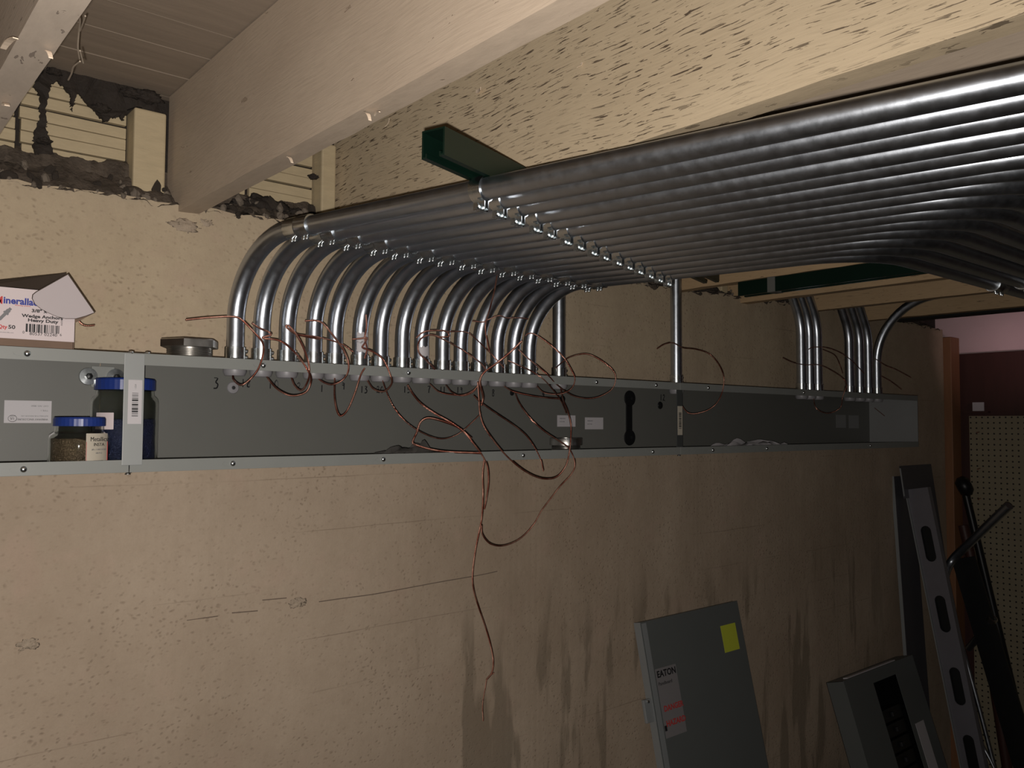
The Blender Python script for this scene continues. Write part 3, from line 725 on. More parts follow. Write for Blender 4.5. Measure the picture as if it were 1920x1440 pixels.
# ------------------------------------------------------------------ things on and in the trough
# reducer nut on top
def reducer(name, loc, s, label, hexa=True, hk=1.0):
    o = empty(name, loc, label, 'pipe fitting')
    ro, h = .048*s, .037*s*hk
    prof = [(ro*.80, 0), (ro*.86, 0)]; k = 0
    for i in range(6):
        prof += [(ro*.86, h*(.05+.09*i)), (ro*.82, h*(.09+.09*i))]
    prof += [(ro*.86, h*.6)]
    MB().lathe(prof+[(ro*.80, h*.6), (ro*.80, 0)], 40, (0, 0, 0)).build('threaded_barrel', 'steel', o, smooth=30)
    bb = MB(); nn = 48
    def rad(a): 
        if not hexa: return ro*.98
        m = (a % (PI/3))-PI/6; return min(ro*1.12, ro*.98/math.cos(m))
    vs = []
    for (f, z) in ((.80, h*.6), (1, h*.6), (1, h*.95), (.97, h), (.80, h)):
        for q in range(nn): a = 2*PI*q/nn; r_ = rad(a)*f if f > .9 else ro*.80; vs.append((r_*math.cos(a), r_*math.sin(a), z))
    bb.add(vs, [(i*nn+q, i*nn+(q+1) % nn, ((i+1) % 5)*nn+(q+1) % nn, ((i+1) % 5)*nn+q) for i in range(5) for q in range(nn)])
    bb.build('hexagonal_flange' if hexa else 'rolled_rim', 'steel', o, smooth=30); return o
reducer('conduit_reducer', (.553, 1.598, GT+.0003), 1.0, 'large threaded steel fitting with hexagonal rim standing on the trough, left of the conduits')
reducer('conduit_reducer', (1.538, 1.60, GB+t_+.0003), .92, 'shiny steel ring fitting lying inside the trough, right of the copper loops', False, 1.35)
blob_ = MB().lathe([(0, .008), (.011, .0075), (.013, .004), (.013, 0), (0, 0)], 20, (1.40, 1.60, GB+t_+.0003)).build('knockout_slug', 'blackmetal', None, smooth=40)
tag(blob_, 'dark round metal slug on the trough floor left of the ring fitting', 'metal slug')
sc = empty('loose_bolt', (.500, 1.535, GB+t_+.006), 'small dark bolt on the trough floor right of the pale strap', 'bolt')
MB().tube([(-.016, 0, 0), (.012, .004, 0)], .0032, 10).build('shank', 'blackmetal', sc, smooth=40); MB().lathe([(0, 0), (.006, 0), (.006, .005), (0, .005)], 6, (.012, .004, 0), (1, .15, 0)).build('head', 'fit', sc)

# cardboard box of anchors
bx0, bx1, by0, by1, bz0, bz1 = .125, .343, 1.545, 1.665, GT+.0005, GT+.0975
BO = Vector((bx0, by0, bz0)); ba = math.radians(0.0)
bxr = empty('anchor_box', BO, 'open white cardboard box with blue and red print standing on the left of the trough', 'box')
def bb_(name, m, x0, x1, y0, y1, z0, z1, bevel=0): return MB().box(x0-BO.x, x1-BO.x, y0-BO.y, y1-BO.y, z0-BO.z, z1-BO.z).build(name, m, bxr, bevel=bevel)
ct = .0012
bb_('front_panel', 'white', bx0, bx1, by0, by0+ct, bz0+.0150, bz1)
bb_('bottom_edge', 'brown', bx0+.0005, bx1-.002, by0+.0004, by0+.004, bz0, bz0+.0149)
bb_('side_panel', 'brown', bx1-ct, bx1, by0+ct, by1, bz0, bz1-.004)
bb_('side_panel', 'white', bx0, bx0+ct, by0+ct, by1, bz0, bz1)
bb_('back_panel', 'brown', bx0, bx1, by1, by1+ct, bz0, bz1)
bb_('bottom_panel', 'brown', bx0+ct, bx1-ct, by0+ct, by1, bz0, bz0+ct)
# lid rising from the back edge and its folded end flap
A, B_, Cc, D = [p-BO for p in (Vector((bx0, by1, bz1)), Vector((bx1+.002, by1, bz1-.004)), onY(124, 511, 1.615), onY(-95, 548, 1.615))]
def plate(name, m, quad, t, parent):
    q = [Vector(p) for p in quad]; nrm = (q[1]-q[0]).cross(q[2]-q[0]).normalized()*t; n = len(q)
    return MB().add(q+[p+nrm for p in q], [tuple(range(n))[::-1], tuple(range(n, 2*n))]+[(i, (i+1) % n, n+(i+1) % n, n+i) for i in range(n)]).build(name, m, parent)
plate('lid', 'shadecard', [A, B_, Cc, D], ct, bxr)  # lid coloured dark for the shadow inside the box
fp = [(127, 515), (176, 586), (160, 592), (142, 597), (122, 597), (106, 593), (92, 587), (77, 579), (66, 570), (61, 560), (62, 553), (68, 548)]
yy_ = lambda px, py: 1.531+(py-515)*.00008
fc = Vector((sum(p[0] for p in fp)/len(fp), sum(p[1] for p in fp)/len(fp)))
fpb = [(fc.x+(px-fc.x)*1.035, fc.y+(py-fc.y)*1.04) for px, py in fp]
fl_ = plate('end_flap', 'flapshade', [onY(px, py, yy_(px, py))-BO for px, py in fp], -ct, bxr)
plate('flap_shadow_rim', 'shadecard', [onY(px, py, yy_(px, py)+.002)-BO for px, py in fpb], -ct*.5, fl_)  # slightly larger dark plate paints the flap's shadow outline
plate('flap_underside', 'brown', [p-BO for p in (onY(142, 598, 1.545), onY(177, 587, 1.55), onY(128, 612, 1.57), onY(127, 598, 1.565))], ct, bxr)
def btx(body, px, py, size, m, al='LEFT', bold=0, xs=1.0, roll=0.0):
    P = onY(px, py, by0-.0003); text(body, size, Matrix.Translation(P-BO) @ faceY(0, 0, 0, roll), m, bxr, align=al, bold=bold, xs=xs)
btx('M', -9, 568, .0165, 'inkred', bold=.0005, xs=.82); btx('inerallac', 6, 568, .0150, 'inkblue', bold=.0005, xs=.98)
btx('fastening systems', 28, 573, .0032, 'inkred')
btx('3/8" x 3"', 59, 585, .0072, 'ink', bold=.00025, xs=1.3); btx('Wedge Anchors', 41, 594, .0072, 'ink', bold=.00025, xs=1.25); btx('Heavy Duty', 52, 602.5, .0072, 'ink', bold=.00025, xs=1.28)
btx('Qty', -5, 615, .0085, 'inkred', bold=.0002); btx('50', 15, 616, .0085, 'ink', bold=.0002, xs=1.2)
btx('www.minerallac.com', -4, 623, .0026, 'inkgrey'); btx('0', 42, 625, .006, 'ink'); btx('80537 02240', 55, 628, .0070, 'ink', xs=1.1); btx('6', 112, 630, .006, 'ink')
P0, P1 = onY(48, 622, by0-.0003), onY(111, 611, by0-.0003)
bars(bxr, P0.x, P1.x, by0-.0003, P0.z, P1.z, False, seed=11, off=tuple(BO))
btx('A62240', 117, 611, .0034, 'ink', roll=PI/2)
P0 = onY(10, 588, by0-.0006); an = MB()
d_ = Vector((.62, 0, .78)).normalized()
an.tube([P0-BO-d_*.013, P0-BO], .0024, 8); an.tube([P0-BO, P0-BO+d_*.003], .0042, 8); an.tube([P0-BO+d_*.003, P0-BO+d_*.008], .0034, 6); an.tube([P0-BO+d_*.008, P0-BO+d_*.012], .0022, 8)
for i, v in enumerate(an.v): an.v[i] = (v[0], -.0004+(v[1]+.0006)*.05-.0003, v[2])
an.build('anchor_picture', 'inkgrey', bxr)

# jars
def jar(x, y, r, h, lidr, lidh, label, fill, fillh, lab):
    o = empty('plastic_jar', (x, y, GB+t_+.0003), label, 'jar'); hb = h-lidh
    sh = hb-.012
    out = [(0, 0), (r*.93, 0), (r, .006), (r, sh-.010), (r*.97, sh-.003), (lidr*.96, sh+.002), (lidr*.94, hb+.004)]
    inn = [(lidr*.94-.0015, hb+.004), (lidr*.96-.0015, sh+.0005), (r*.97-.0015, sh-.0045), (r-.0015, sh-.011), (r-.0015, .007), (r*.92, .0015), (0, .0015)]
    MB().lathe(out+inn, 44).build('jar_body', 'clear', o, smooth=50)
    pr = [(0, hb+.0005), (lidr, hb+.0005)]; bb = MB(); nn = 72
    for z, f in ((hb, 1), (h-.003, 1), (h, .96)):
        for q in range(nn): a = 2*PI*q/nn; rr_ = lidr*f*(1+.006*(q % 2)); bb.v.append((rr_*math.cos(a), rr_*math.sin(a), z))
    for i in range(2):
        for q in range(nn): bb.f.append((i*nn+q, i*nn+(q+1) % nn, (i+1)*nn+(q+1) % nn, (i+1)*nn+q))
    bb.f += [tuple(range(nn)), tuple(range(2*nn, 3*nn))]; bb.build('lid', 'bluelid', o)
    # contents: lumpy mass
    b2 = MB(); rr_ = r-.004; rows = 10
    for i in range(rows+1):
        z = .003+fillh*i/rows
        for q in range(36):
            a = 2*PI*q/36; d = 1-.05*abs(noise.noise(Vector((math.cos(a)*4, math.sin(a)*4, z*70))))
            b2.v.append((rr_*d*math.cos(a), rr_*d*math.sin(a), z+(.006*noise.noise(Vector((a*2, 1, 0))) if i == rows else 0)))
    for i in range(rows):
        for q in range(36): b2.f.append((i*36+q, i*36+(q+1) % 36, (i+1)*36+(q+1) % 36, (i+1)*36+q))
    b2.f += [tuple(range(36)), tuple(rows*36+q for q in range(36))]; b2.build('contents', fill, o, smooth=50)
    if lab:
        a0, a1, z0, z1, m = lab; b3 = MB(); nn = 10
        for rr2 in (r+.0004, r+.0008):
            for q in range(nn+1):
                a = a0+(a1-a0)*q/nn
                b3.v += [(rr2*math.cos(a), rr2*math.sin(a), z0), (rr2*math.cos(a), rr2*math.sin(a), z1)]
        for k in (0, 1):
            for q in range(nn): c = k*(nn+1)*2+q*2; b3.f.append((c, c+2, c+3, c+1))
        lb = b3.build('jar_label', m, o, smooth=50)
        am = (a0+a1)/2
        fm = Matrix.Rotation(am+PI/2, 4, 'Z') @ Matrix(((1, 0, 0, 0), (0, 0, -1, 0), (0, 1, 0, 0), (0, 0, 0, 1)))
        def lt(body, z, size, mm, xs=1): text(body, size, fm @ Matrix.Translation((0, z, r+.0012)), mm, lb, align='CENTER', xs=xs)
        if m == 'cream':
            lt('Metallics', z1-.013, .0105, 'ink', .92); lt('INSTA', z1-.021, .0075, 'ink'); lt('#8 x 1 ANCHORS', z1-.028, .0036, 'inkgrey'); lt('100 PCS', z1-.034, .0036, 'inkgrey')
            wx = math.sin((a1-a0)/2)*r*.98
            for sx_ in (-1, 1):
                b4 = MB(); b4.box(-.0006, .0006, -.0003, .0003, z0+.001, z1-.014, Matrix.Rotation(am+sx_*(a1-a0)/2*.97, 4, 'Z') @ Matrix.Translation((r+.0010, 0, 0))); b4.build('border_line', 'redlabel', lb)
            b5 = MB(); rr = random.Random(3); p = -.009
            while p < .009:
                wd = rr.choice((.0008, .0014)); b5.box(p, p+wd, z0+.004, z0+.013, r+.0006, r+.0014, fm); p += wd+rr.choice((.0007, .0012))
            b5.build('barcode', 'ink', lb)
    return o
angc = math.atan2(-1.565, -.36)      # direction from jar toward the viewer
jar(.360, 1.567, .047, .091, .040, .015, 'short clear jar with blue lid and cream label at the left of the trough', 'fillbrown', .052, (angc+.22, angc+1.12, .006, .064, 'cream'))
jar(.455, 1.651, .0575, .163, .052, .021, 'tall clear jar with wide blue lid behind the pale strap', 'fillblue', .085, (angc-.95, angc-.35, .070, .100, 'white'))

# ------------------------------------------------------------------ copper wires
YF, YI, YP = 1.500, 1.575, 1.578
def wire(label, pts, r=.0019, group='bare copper wires hanging from the conduits'):
    P = []
    for p in pts:
        Y = p[2] if len(p) > 2 else YF
        P.append(onY(p[0], p[1], Y))
    o = MB().tube(spline(P, 7), r, 8).build('copper_wire', 'copper', None, smooth=60)
    org = P[0].copy()
    for v in o.data.vertices: v.co -= org
    o.location = org
    return tag(o, label, 'wire', group)
b0 = lambda px: (px, 700, 1.611)
wire('copper wire whose free end pokes out left of the leftmost conduit', [(348, 600, 1.54), (375, 597, 1.54), (400, 595, 1.545), (437, 594, 1.55), (455, 601, 1.55), (480, 627, 1.54), (492, 642, 1.53), (494, 660, 1.505), (485, 690), (470, 710, 1.52), (452, 722, 1.54), (438, 712, 1.59), b0(437)])
wire('copper wire knotted round the second conduit, looping low to its right', [(472, 606, 1.56), (488, 616, 1.56), (503, 622, 1.565), (508, 628, 1.56), (492, 634, 1.56), (525, 639, 1.55), (550, 658, 1.53), (568, 680, 1.503), (580, 700), (583, 715, 1.515), (574, 735, 1.53), (548, 742, 1.54), (522, 731, 1.56), (505, 713, 1.59), (497, 700, 1.611)])
wire('copper wire hooked tightly in front of the third conduit', [(600, 636, 1.56), (560, 628, 1.55), (542, 618, 1.545), (536, 611, 1.545), (545, 614, 1.545), (562, 638, 1.53), (575, 668, 1.505), (580, 692), (578, 712, 1.52), (566, 732, 1.55), (552, 722, 1.58), (545, 702, 1.605)])
wire('copper wire arching from the fourth conduit to the fifth', [(572, 602, 1.56), (590, 601, 1.56), (605, 606, 1.55), (625, 630, 1.535), (645, 658, 1.51), (654, 688, 1.50), (645, 710, 1.52), (622, 721, 1.55), (602, 714, 1.59), (594, 703, 1.605)])
wire('copper wire lying across the fourth and fifth conduits', [(556, 627, 1.55), (600, 633, 1.555), (640, 645, 1.555), (662, 660, 1.55)], .0014)
wire('copper wire hanging in a deep narrow U inside the trough', [(628, 700, 1.605), (627, 740, 1.56), (631, 768, 1.54), (639, 780, 1.53), (652, 768, 1.52), (666, 735, 1.51), (676, 704, 1.500), (684, 690, 1.496)])
wire('copper wire tied round the sixth conduit, curling below its base', [(660, 636, 1.56), (675, 635, 1.555), (688, 634, 1.55), (683, 645, 1.54), (680, 652, 1.54), (700, 660, 1.52), (718, 674, 1.505), (732, 703, 1.497), (734, 720, 1.51), (720, 734, 1.54), (700, 729, 1.57), (688, 712, 1.60)])
wire('short copper wire standing up beside the taped sixth conduit', [(686, 590, 1.575), (687, 612, 1.572), (684, 634, 1.565), (688, 655, 1.57), (684, 672, 1.58)])
wire('thin bright wire sagging across the empty middle of the trough', [(715, 705, 1.60), (722, 728, 1.58), (736, 760, 1.56), (758, 788, 1.545), (785, 808, 1.54), (815, 821, 1.54), (838, 822, 1.54), (862, 812, 1.54), (885, 792, 1.54), (902, 775, 1.54)], .0012)
wire('copper wire slanting from below the eighth conduit to the trough lip', [(764, 722, 1.605), (775, 740, 1.59), (790, 757, 1.57), (815, 775, 1.55), (845, 792, 1.53), (872, 812, 1.515), (888, 832, 1.505), (903, 852), (914, 875), (916, 905), (912, 935), (908, 955)], .0021)
wire('copper wire curled into an open flat loop at the trough floor', [(884, 822, 1.525), (860, 802, 1.53), (830, 790, 1.535), (803, 784, 1.54), (788, 792, 1.54), (781, 812, 1.54), (774, 830, 1.545), (790, 838, 1.54), (820, 845, 1.525), (850, 848, 1.512), (880, 849, 1.505), (902, 850, 1.500)], .0024)
wire('copper wire loop tied round the ninth and tenth conduits', [(780, 634, 1.56), (792, 624, 1.555), (808, 620, 1.555), (835, 621, 1.555), (842, 630, 1.555), (828, 632, 1.56), (808, 628, 1.56), (792, 633, 1.56), (784, 645, 1.575), (786, 662, 1.57), (800, 676, 1.55), (815, 692, 1.505)])
wire('long copper wire draped over three conduits toward the knot', [(812, 628, 1.56), (838, 640, 1.555), (870, 658, 1.55), (900, 680, 1.52), (912, 695, 1.497)], .0015)
wire('thin copper wire crossing the eleventh to thirteenth conduits', [(840, 622, 1.56), (870, 622, 1.565), (885, 629, 1.562), (905, 648, 1.56), (925, 668, 1.56), (945, 690, 1.54)], .0014)
wire('copper wire standing tall before the twelfth conduit', [(932, 516, 1.46), (927, 545, 1.49), (918, 580, 1.53), (911, 604, 1.56), (910, 620, 1.56), (914, 640, 1.56), (918, 660, 1.56)], .0018)
wire('copper wire wrapped between the twelfth and fourteenth conduits', [(886, 602, 1.565), (905, 604, 1.562), (914, 600, 1.56), (935, 592, 1.55), (950, 596, 1.55), (975, 596, 1.55), (990, 598, 1.55)], .0014)
wire('copper wire sagging under the tenth and eleventh conduits', [(806, 720, 1.605), (822, 734, 1.58), (845, 740, 1.56), (870, 740, 1.54), (890, 730, 1.52), (902, 712, 1.50)], .0015)
wire('second sagging copper wire under the eleventh and twelfth conduits', [(836, 722, 1.605), (848, 736, 1.57), (868, 742, 1.55), (888, 734, 1.525), (900, 716, 1.507)], .0015)
wire('thick copper tail sticking up right from the central knot', [(978, 640, 1.50), (955, 662, 1.50), (930, 682, 1.50), (908, 698, 1.497), (900, 712, 1.495), (902, 728, 1.50), (906, 745, 1.51), (903, 760, 1.52)], .0026)
wire('long copper wire swinging in a wide bowl below the trough', [(896, 716, 1.50), (898, 745, 1.51), (900, 775, 1.515), (908, 800, 1.51), (930, 832, 1.503), (955, 860, 1.495), (985, 884, 1.49), (1015, 897, 1.49), (1042, 895, 1.49), (1060, 875, 1.493), (1067, 850, 1.497), (1070, 820, 1.505), (1070, 795, 1.51), (1064, 770, 1.53), (1056, 750, 1.56), (1050, 722, 1.605)])
wire('copper wire drooping from the knot to a cut end under the lip', [(888, 742, 1.51), (903, 756, 1.51), (930, 775, 1.51), (960, 795, 1.51), (985, 815, 1.507), (1002, 838, 1.500), (1014, 862, 1.496), (1019, 884, 1.494)], .0015)
wire('copper wire slanting to the steel ring then trailing below the trough', [(965, 735, 1.60), (975, 758, 1.56), (995, 785, 1.53), (1020, 808, 1.515), (1050, 828, 1.505), (1068, 842, 1.500), (1078, 868, 1.50), (1072, 888, 1.51), (1050, 912, 1.53), (1030, 938, 1.55), (1015, 958, 1.56), (1000, 984, 1.56), (975, 1010, 1.55), (945, 1023, 1.54), (920, 1020, 1.53), (905, 1003, 1.52), (903, 985, 1.515)], .0017)
wire('longest copper wire dangling far down the concrete wall', [(908, 862, 1.50), (905, 890, 1.505), (906, 925, 1.52), (904, 965, 1.53), (900, 990, 1.54), (891, 1035, 1.56), (886, 1080, 1.57), (889, 1110, 1.58), (898, 1140, 1.59), (910, 1175, 1.60), (920, 1210, 1.60), (925, 1240, 1.60), (922, 1262, 1.60), (912, 1275, 1.60)], .0020)
wire('thin copper strand at the very tip of the dangling wire', [(926, 1262, 1.596), (914, 1272, 1.596), (910, 1290, 1.60), (905, 1320, 1.60), (906, 1352, 1.60)], .0013)
wire('copper wire from the rightmost bent conduit looping past the next riser', [(985, 630, 1.575), (992, 625, 1.57), (1005, 628, 1.56), (1030, 645, 1.54), (1055, 668, 1.52), (1072, 695, 1.503), (1078, 712, 1.50), (1070, 730, 1.51), (1048, 739, 1.54), (1020, 736, 1.57), (1005, 722, 1.60)], .0016)
wire('wide round copper loop standing right of the sixteenth riser', [(1042, 690, 1.55), (1062, 673, 1.56), (1085, 665, 1.56), (1105, 665, 1.55), (1130, 678, 1.53), (1150, 696, 1.51), (1154, 714, 1.503), (1145, 732, 1.51), (1120, 745, 1.53), (1095, 747, 1.54), (1070, 740, 1.545), (1045, 722, 1.52), (1030, 706, 1.503), (1010, 688, 1.52), (990, 672, 1.55), (972, 655, 1.57)], .0016)
wire('bright copper wire lying low between the marks 8 and 4', [(945, 724, 1.60), (960, 733, 1.57), (985, 740, 1.55), (1015, 745, 1.54), (1048, 748, 1.54)], .0018)
wire('copper wire slanting across the fourteenth and fifteenth conduits', [(952, 676, 1.575), (975, 686, 1.56), (1000, 698, 1.52), (1020, 712, 1.503), (1036, 730, 1.52), (1052, 752, 1.55), (1062, 775, 1.56)], .0015)
wire('large copper hoop around the lone riser above the dark strap', [(1232, 654, 1.55), (1245, 646, 1.55), (1262, 643, 1.55), (1280, 652, 1.56), (1305, 655, 1.58), (1330, 664, 1.57), (1348, 684, 1.54), (1357, 708, 1.51), (1354, 735, 1.51), (1342, 758, 1.52), (1320, 772, 1.53), (1292, 775, 1.55), (1276, 755, 1.58), (1270, 732, 1.605)], .0017)
RG = 'thin copper wires by the far conduits'
wire('thin copper wire running left and right across the far trio', [(1468, 671, 1.56), (1488, 680, 1.56), (1510, 684, 1.57), (1535, 684, 1.57), (1560, 695, 1.56), (1583, 712, 1.54), (1588, 730, 1.52)], .0016, RG)
wire('thin copper wire bridging the far trio and the trough-end group', [(1516, 655, 1.56), (1525, 651, 1.56), (1550, 652, 1.57), (1575, 661, 1.57), (1598, 677, 1.57), (1620, 700, 1.57)], .0016, RG)
wire('thin copper wire dropping between the two far conduit groups', [(1542, 655, 1.58), (1565, 666, 1.57), (1575, 685, 1.57), (1580, 700, 1.55)], .0014, RG)
wire('copper wire sagging inside the far end of the trough', [(1525, 742, 1.60), (1530, 765, 1.57), (1552, 775, 1.55), (1575, 765, 1.53), (1580, 745, 1.51), (1588, 722, 1.50)], .0016, RG)
wire('copper wire poking right past the last conduit toward the post', [(1640, 672, 1.56), (1660, 685, 1.56), (1680, 693, 1.56), (1708, 708, 1.56)], .0015, RG)
wire('lower copper wire trailing right of the last conduit', [(1652, 705, 1.56), (1670, 715, 1.56), (1690, 730, 1.55)], .0015, RG)
wire('copper wire lying against the trough end plate', [(1640, 765, 1.66), (1665, 785, 1.64), (1690, 805, 1.62), (1710, 830, 1.60)], .0015, RG)
wire('short copper wire end poking out behind the cardboard box flap', [(146, 598, 1.60), (152, 607, 1.60), (162, 611, 1.60), (177, 610, 1.60)], .0015, None)
# tape scraps on three conduits
for k, (x, zc) in enumerate(((.925, CH+.185), (.925, CH+.165), (1.086, CH+.165))):
    bb = MB(); nn = 10
    for rr_ in (R+.0006, R+.0014):
        for i in range(nn+1):
            a = -PI/2-.9+1.6*i/nn
            for z in (-.011, .011): bb.v.append((rr_*math.cos(a), rr_*math.sin(a), z+.002*math.sin(i*1.7+k)))
    for q in (0, 1):
        for i in range(nn): c = q*(nn+1)*2+i*2; bb.f.append((c, c+2, c+3, c+1))
    o = bb.build('tape_scrap', 'label', None, smooth=50); o.location = (x, YB, zc)
    tag(o, ['upper scrap of pale tape on the sixth conduit', 'lower scrap of pale tape on the sixth conduit', 'pale tape wrapped on the ninth conduit'][k], 'tape')

# ------------------------------------------------------------------ things leaning at the lower right
def lean(name, label, cat, x, ytop, ztop_, ybot):
    """frame: local x along +X, local y up the leaning face, local z toward the room"""
    o = empty(name, (x, ybot, .003), label, cat); H = ztop_-.003
    o.rotation_euler = (math.atan2(H, ytop-ybot), 0, 0)      # local y points up the slope
    o['len'] = 0; del o['len']
    return o, math.hypot(H, ytop-ybot)
p1, Lp = lean('panel_cover', 'grey electrical panel cover with yellow note, leaning on the concrete wall', 'panel cover', 1.931, W-.026, CH-.592, 1.455)
MB().box(0, .488, 0, Lp, -.001, .0012).build('cover_sheet', 'panelgrey', p1)
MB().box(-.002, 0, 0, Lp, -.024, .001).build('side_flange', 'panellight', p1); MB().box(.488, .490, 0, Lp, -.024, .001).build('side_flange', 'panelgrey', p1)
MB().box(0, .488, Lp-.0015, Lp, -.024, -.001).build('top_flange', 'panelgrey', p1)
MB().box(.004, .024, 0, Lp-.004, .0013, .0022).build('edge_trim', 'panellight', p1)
MB().box(.375, .455, Lp-.150, Lp-.066, .0013, .0020).build('yellow_note', 'yellow', p1)
lt = MB().box(.030, .125, Lp-.335, Lp-.14, .0013, .0019).build('rating_label', simple('dim_label', (.21, .20, .205), .5, 0, .05, 9, 0), p1)
IDM = Matrix.Identity(4)
text('EATON', .026, Matrix.Translation((.034, Lp-.165, .0022)), 'ink', lt, bold=.0008); text('Panelboard', .014, Matrix.Translation((.034, Lp-.188, .0022)), 'ink', lt)
for q, s_ in enumerate(('DANGER', 'HAZARD')): text(s_, .022, Matrix.Translation((.040, Lp-.262-.042*q, .0022)), 'redlabel', lt, bold=.0008)
MB().box(.030, .040, Lp-.315, Lp-.300, .002, .0024).build('warning_mark', 'ink', lt)
lk = MB().box(-.034, -.002, Lp-.28, Lp-.215, -.014, -.004).build('latch_plate', 'panellight', p1, bevel=.002)
MB().lathe([(0, .006), (.004, .005), (.005, 0)], 12, (-.018, Lp-.222, -.004)).build('latch_screw', 'fit', lk, smooth=40)

p2, L2 = lean('panel_enclosure', 'grey electrical panel box with black breakers inside, leaning at the lower right', 'electrical panel', 2.985, W-.095, CH-.95, 1.40)
wd = .56
for (x0, x1, y0, y1) in ((0, .20, 0, L2), (.385, wd, 0, L2), (.20, .385, L2-.045, L2), (.20, .385, 0, .03)):
    MB().box(x0, x1, y0, y1, 0, .0015).build('cover_sheet', 'panelgrey', p2)
for a_ in ((0, .0015, 0, L2), (wd-.0015, wd, 0, L2), (0, wd, L2-.0015, L2)): MB().box(*a_, -.07, 0).build('side_wall', 'panelgrey', p2)
MB().box(0, wd, 0, L2, -.072, -.07).build('back_plate', 'blackmetal', p2)
for q in range(6):
    br = MB().box(.21, .375, L2-.20-.055*q, L2-.153-.055*q, -.06, -.012).build('breaker', 'blackmetal', p2, bevel=.003)
    MB().box(.28, .30, L2-.185-.055*q, L2-.168-.055*q, -.012, -.001).build('breaker_toggle', 'ink', br, bevel=.002)
MB().tube(spline([(.24, L2-.46, -.01), (.27, L2-.43, .0), (.31, L2-.45, .004), (.33, L2-.49, 0)], 5), .003, 6).build('wire_stub', 'label', p2, smooth=50)
MB().box(.05, .43, L2-.0005, L2+.004, -.028, -.010).build('top_edge_tape', 'label', p2)
MB().box(.415, .485, 0, L2-.24, .0018, .0032).build('white_strip', 'label', p2)

# trough covers and long things in the corner
c1, Lc = lean('trough_cover', 'long flat dark grey cover plate leaning upright beside the wall end', 'cover plate', 3.60, W-.006, CH-.22, 1.63)
MB().box(0, .175, 0, Lc, 0, .0015).build('cover_sheet', 'coverm', c1)
MB().box(0, .002, 0, Lc, -.014, 0).build('folded_edge', 'panellight', c1); MB().box(.173, .175, 0, Lc, -.014, 0).build('folded_edge', 'coverm', c1)
c2, Lc2 = lean('trough_cover', 'broad dark grey cover plate topmost in the corner, behind the slotted bar', 'cover plate', 3.615, W-.022, CH-.175, 1.50)
MB().box(0, .31, Lc2-.14, Lc2, 0, .0015).build('cover_sheet', 'coverm', c2); MB().box(.19, .31, 0, Lc2-.14, 0, .0015).build('cover_leg', 'coverm', c2)
MB().box(-.001, .003, Lc2-.13, Lc2-.01, .001, .006).build('bright_edge', 'panellight', c2)

# slotted bar (box level shape): broad side faces left
sl, Ls = lean('slotted_bar', 'long grey metal bar with oval slots leaning in the corner', 'metal bar', 3.665, W-.075, CH-.27, 1.385)
hw = .046; bar = MB()
slots = [Ls-.235, Ls-.525, Ls-.815, Ls-1.08]
def quad(y0, y1, z0, z1, x0=0, x1=.004): bar.box(x0, x1, y0, y1, z0, z1)
ys = [0]
for c in sorted(slots): ys += [c-.075, c+.075]
ys.append(Ls)
for i in range(0, len(ys)-1, 2): quad(max(0, ys[i]), ys[i+1], -hw, hw)
for c in slots: quad(c-.075, c+.075, -hw, -.022); quad(c-.075, c+.075, .022, hw)
for c in slots:   # rounded ends
    for sg in (-1, 1):
        for k in range(6):
            a0 = PI/2*k/6; yy0 = c+sg*(.075-.022+.022*math.sin(a0)); yy1 = c+sg*(.075-.022+.022*math.sin(a0+PI/12)); wz = .022*math.cos(a0+PI/24)
            lo, hi = min(yy0, yy1), max(yy0, yy1)
            quad(lo, hi, wz, .022, .0002, .0038); quad(lo, hi, -.022, -wz, .0002, .0038)
bar.build('web_plate', 'alu', sl)
MB().box(.015, .018, 0, Ls, -hw, hw).build('slot_shade_plate', 'blackmetal', sl)  # black plate added so the slots look dark inside
MB().box(-.012, .018, 0, Ls, hw, hw+.004).build('edge_flange', 'alu', sl); MB().box(-.012, .016, 0, Ls, -hw-.004, -hw).build('edge_flange', 'panellight', sl)

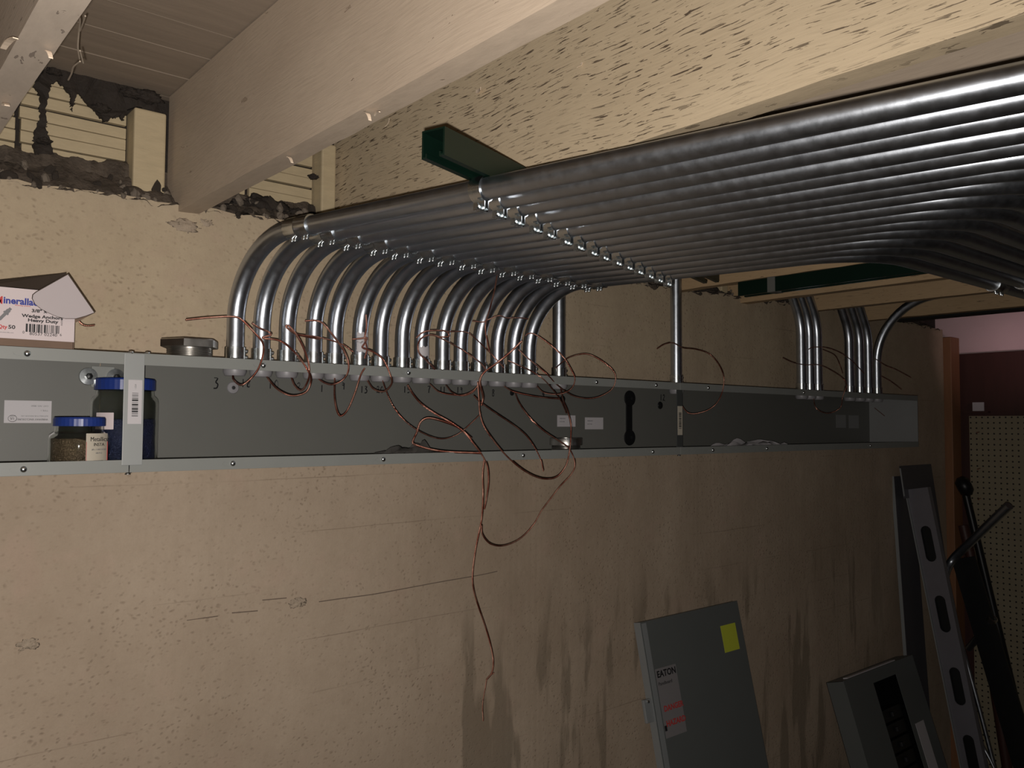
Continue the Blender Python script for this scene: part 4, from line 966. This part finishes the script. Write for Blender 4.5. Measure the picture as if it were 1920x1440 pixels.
# black bar with round head
bbk, Lb = lean('pry_bar', 'black bar with a thick round head leaning in the corner by the orange post', 'bar', 4.09, W-.10, CH-.29, 1.33)
MB().tube([(0, 0, 0), (0, Lb, 0)], .017, 12).build('shaft', 'blackmetal', bbk, smooth=50)
MB().lathe([(0, -.03), (.03, -.028), (.047, -.01), (.047, .014), (.03, .03), (0, .034)], 20, (0, Lb+.01, 0), (.5, .3, 1)).build('head', 'blackmetal', bbk, smooth=50)
b6, Lb6 = lean('black_board', 'wide black strip leaning behind the bent conduit', 'board', 3.90, W-.16, CH-.58, 1.26)
MB().box(-.006, .006, 0, Lb6, -.045, .055).build('board_face', 'blackmetal', b6)
# bent conduits
def P_(px, py, X):
    r = ray(px, py); r = r*(X/r.x); return Vector((r.x, r.y, r.z+CH))
def loose(name, label, pts, r, m='pipe'):
    return tag(MB().tube(spline(pts, 6), r, 14).build(name, m, None, smooth=50), label, {'steel_rod': 'rod', 'thin_rod': 'rod', 'wooden_pole': 'pole'}.get(name, 'conduit'))
loose('bent_conduit', 'loose conduit with a slanting bent top leaning before the pegboard', [P_(1892, 948, 3.72), P_(1860, 978, 3.75), P_(1812, 1024, 3.80), P_(1786, 1050, 3.82), P_(1773, 1076, 3.785), P_(1772, 1110, 3.775), P_(1780, 1190, 3.775), P_(1799, 1300, 3.775), P_(1824, 1440, 3.775), P_(1829, 1471, 3.775)], .0172)
loose('steel_rod', 'thin shiny steel rod leaning in front of the black strip', [P_(1784, 1140, 3.78), P_(1800, 1198, 3.78), P_(1830, 1306, 3.78), P_(1863, 1432, 3.78), P_(1875, 1475, 3.78)], .0085)
loose('wooden_pole', 'dark reddish wooden pole leaning just left of the pegboard', [P_(1806, 985, 4.13), P_(1835, 1110, 4.13), P_(1862, 1270, 4.13), P_(1884, 1410, 4.13), P_(1889, 1444, 4.13)], .022, 'redwood')
loose('conduit_offcut', 'short conduit offcut with a coupling end sticking out low before the pegboard', [P_(1862, 1160, 3.9), P_(1836, 1192, 3.93), P_(1816, 1216, 3.96)], .014)
rg = tag(MB().lathe([(.014, -.012), (.020, -.010), (.020, .010), (.014, .012), (.014, -.012)], 16, P_(1860, 1162, 3.9), P_(1862, 1160, 3.9)-P_(1816, 1216, 3.96)).build('coupling_ring', 'steel', None, smooth=40), 'ring coupling on the end of the short conduit offcut', 'pipe fitting')
loose('thin_rod', 'thin metal rod low in the corner beside the bent conduit', [P_(1818, 1345, 3.7), P_(1835, 1385, 3.7), P_(1860, 1432, 3.7), P_(1882, 1486, 3.7)], .006)
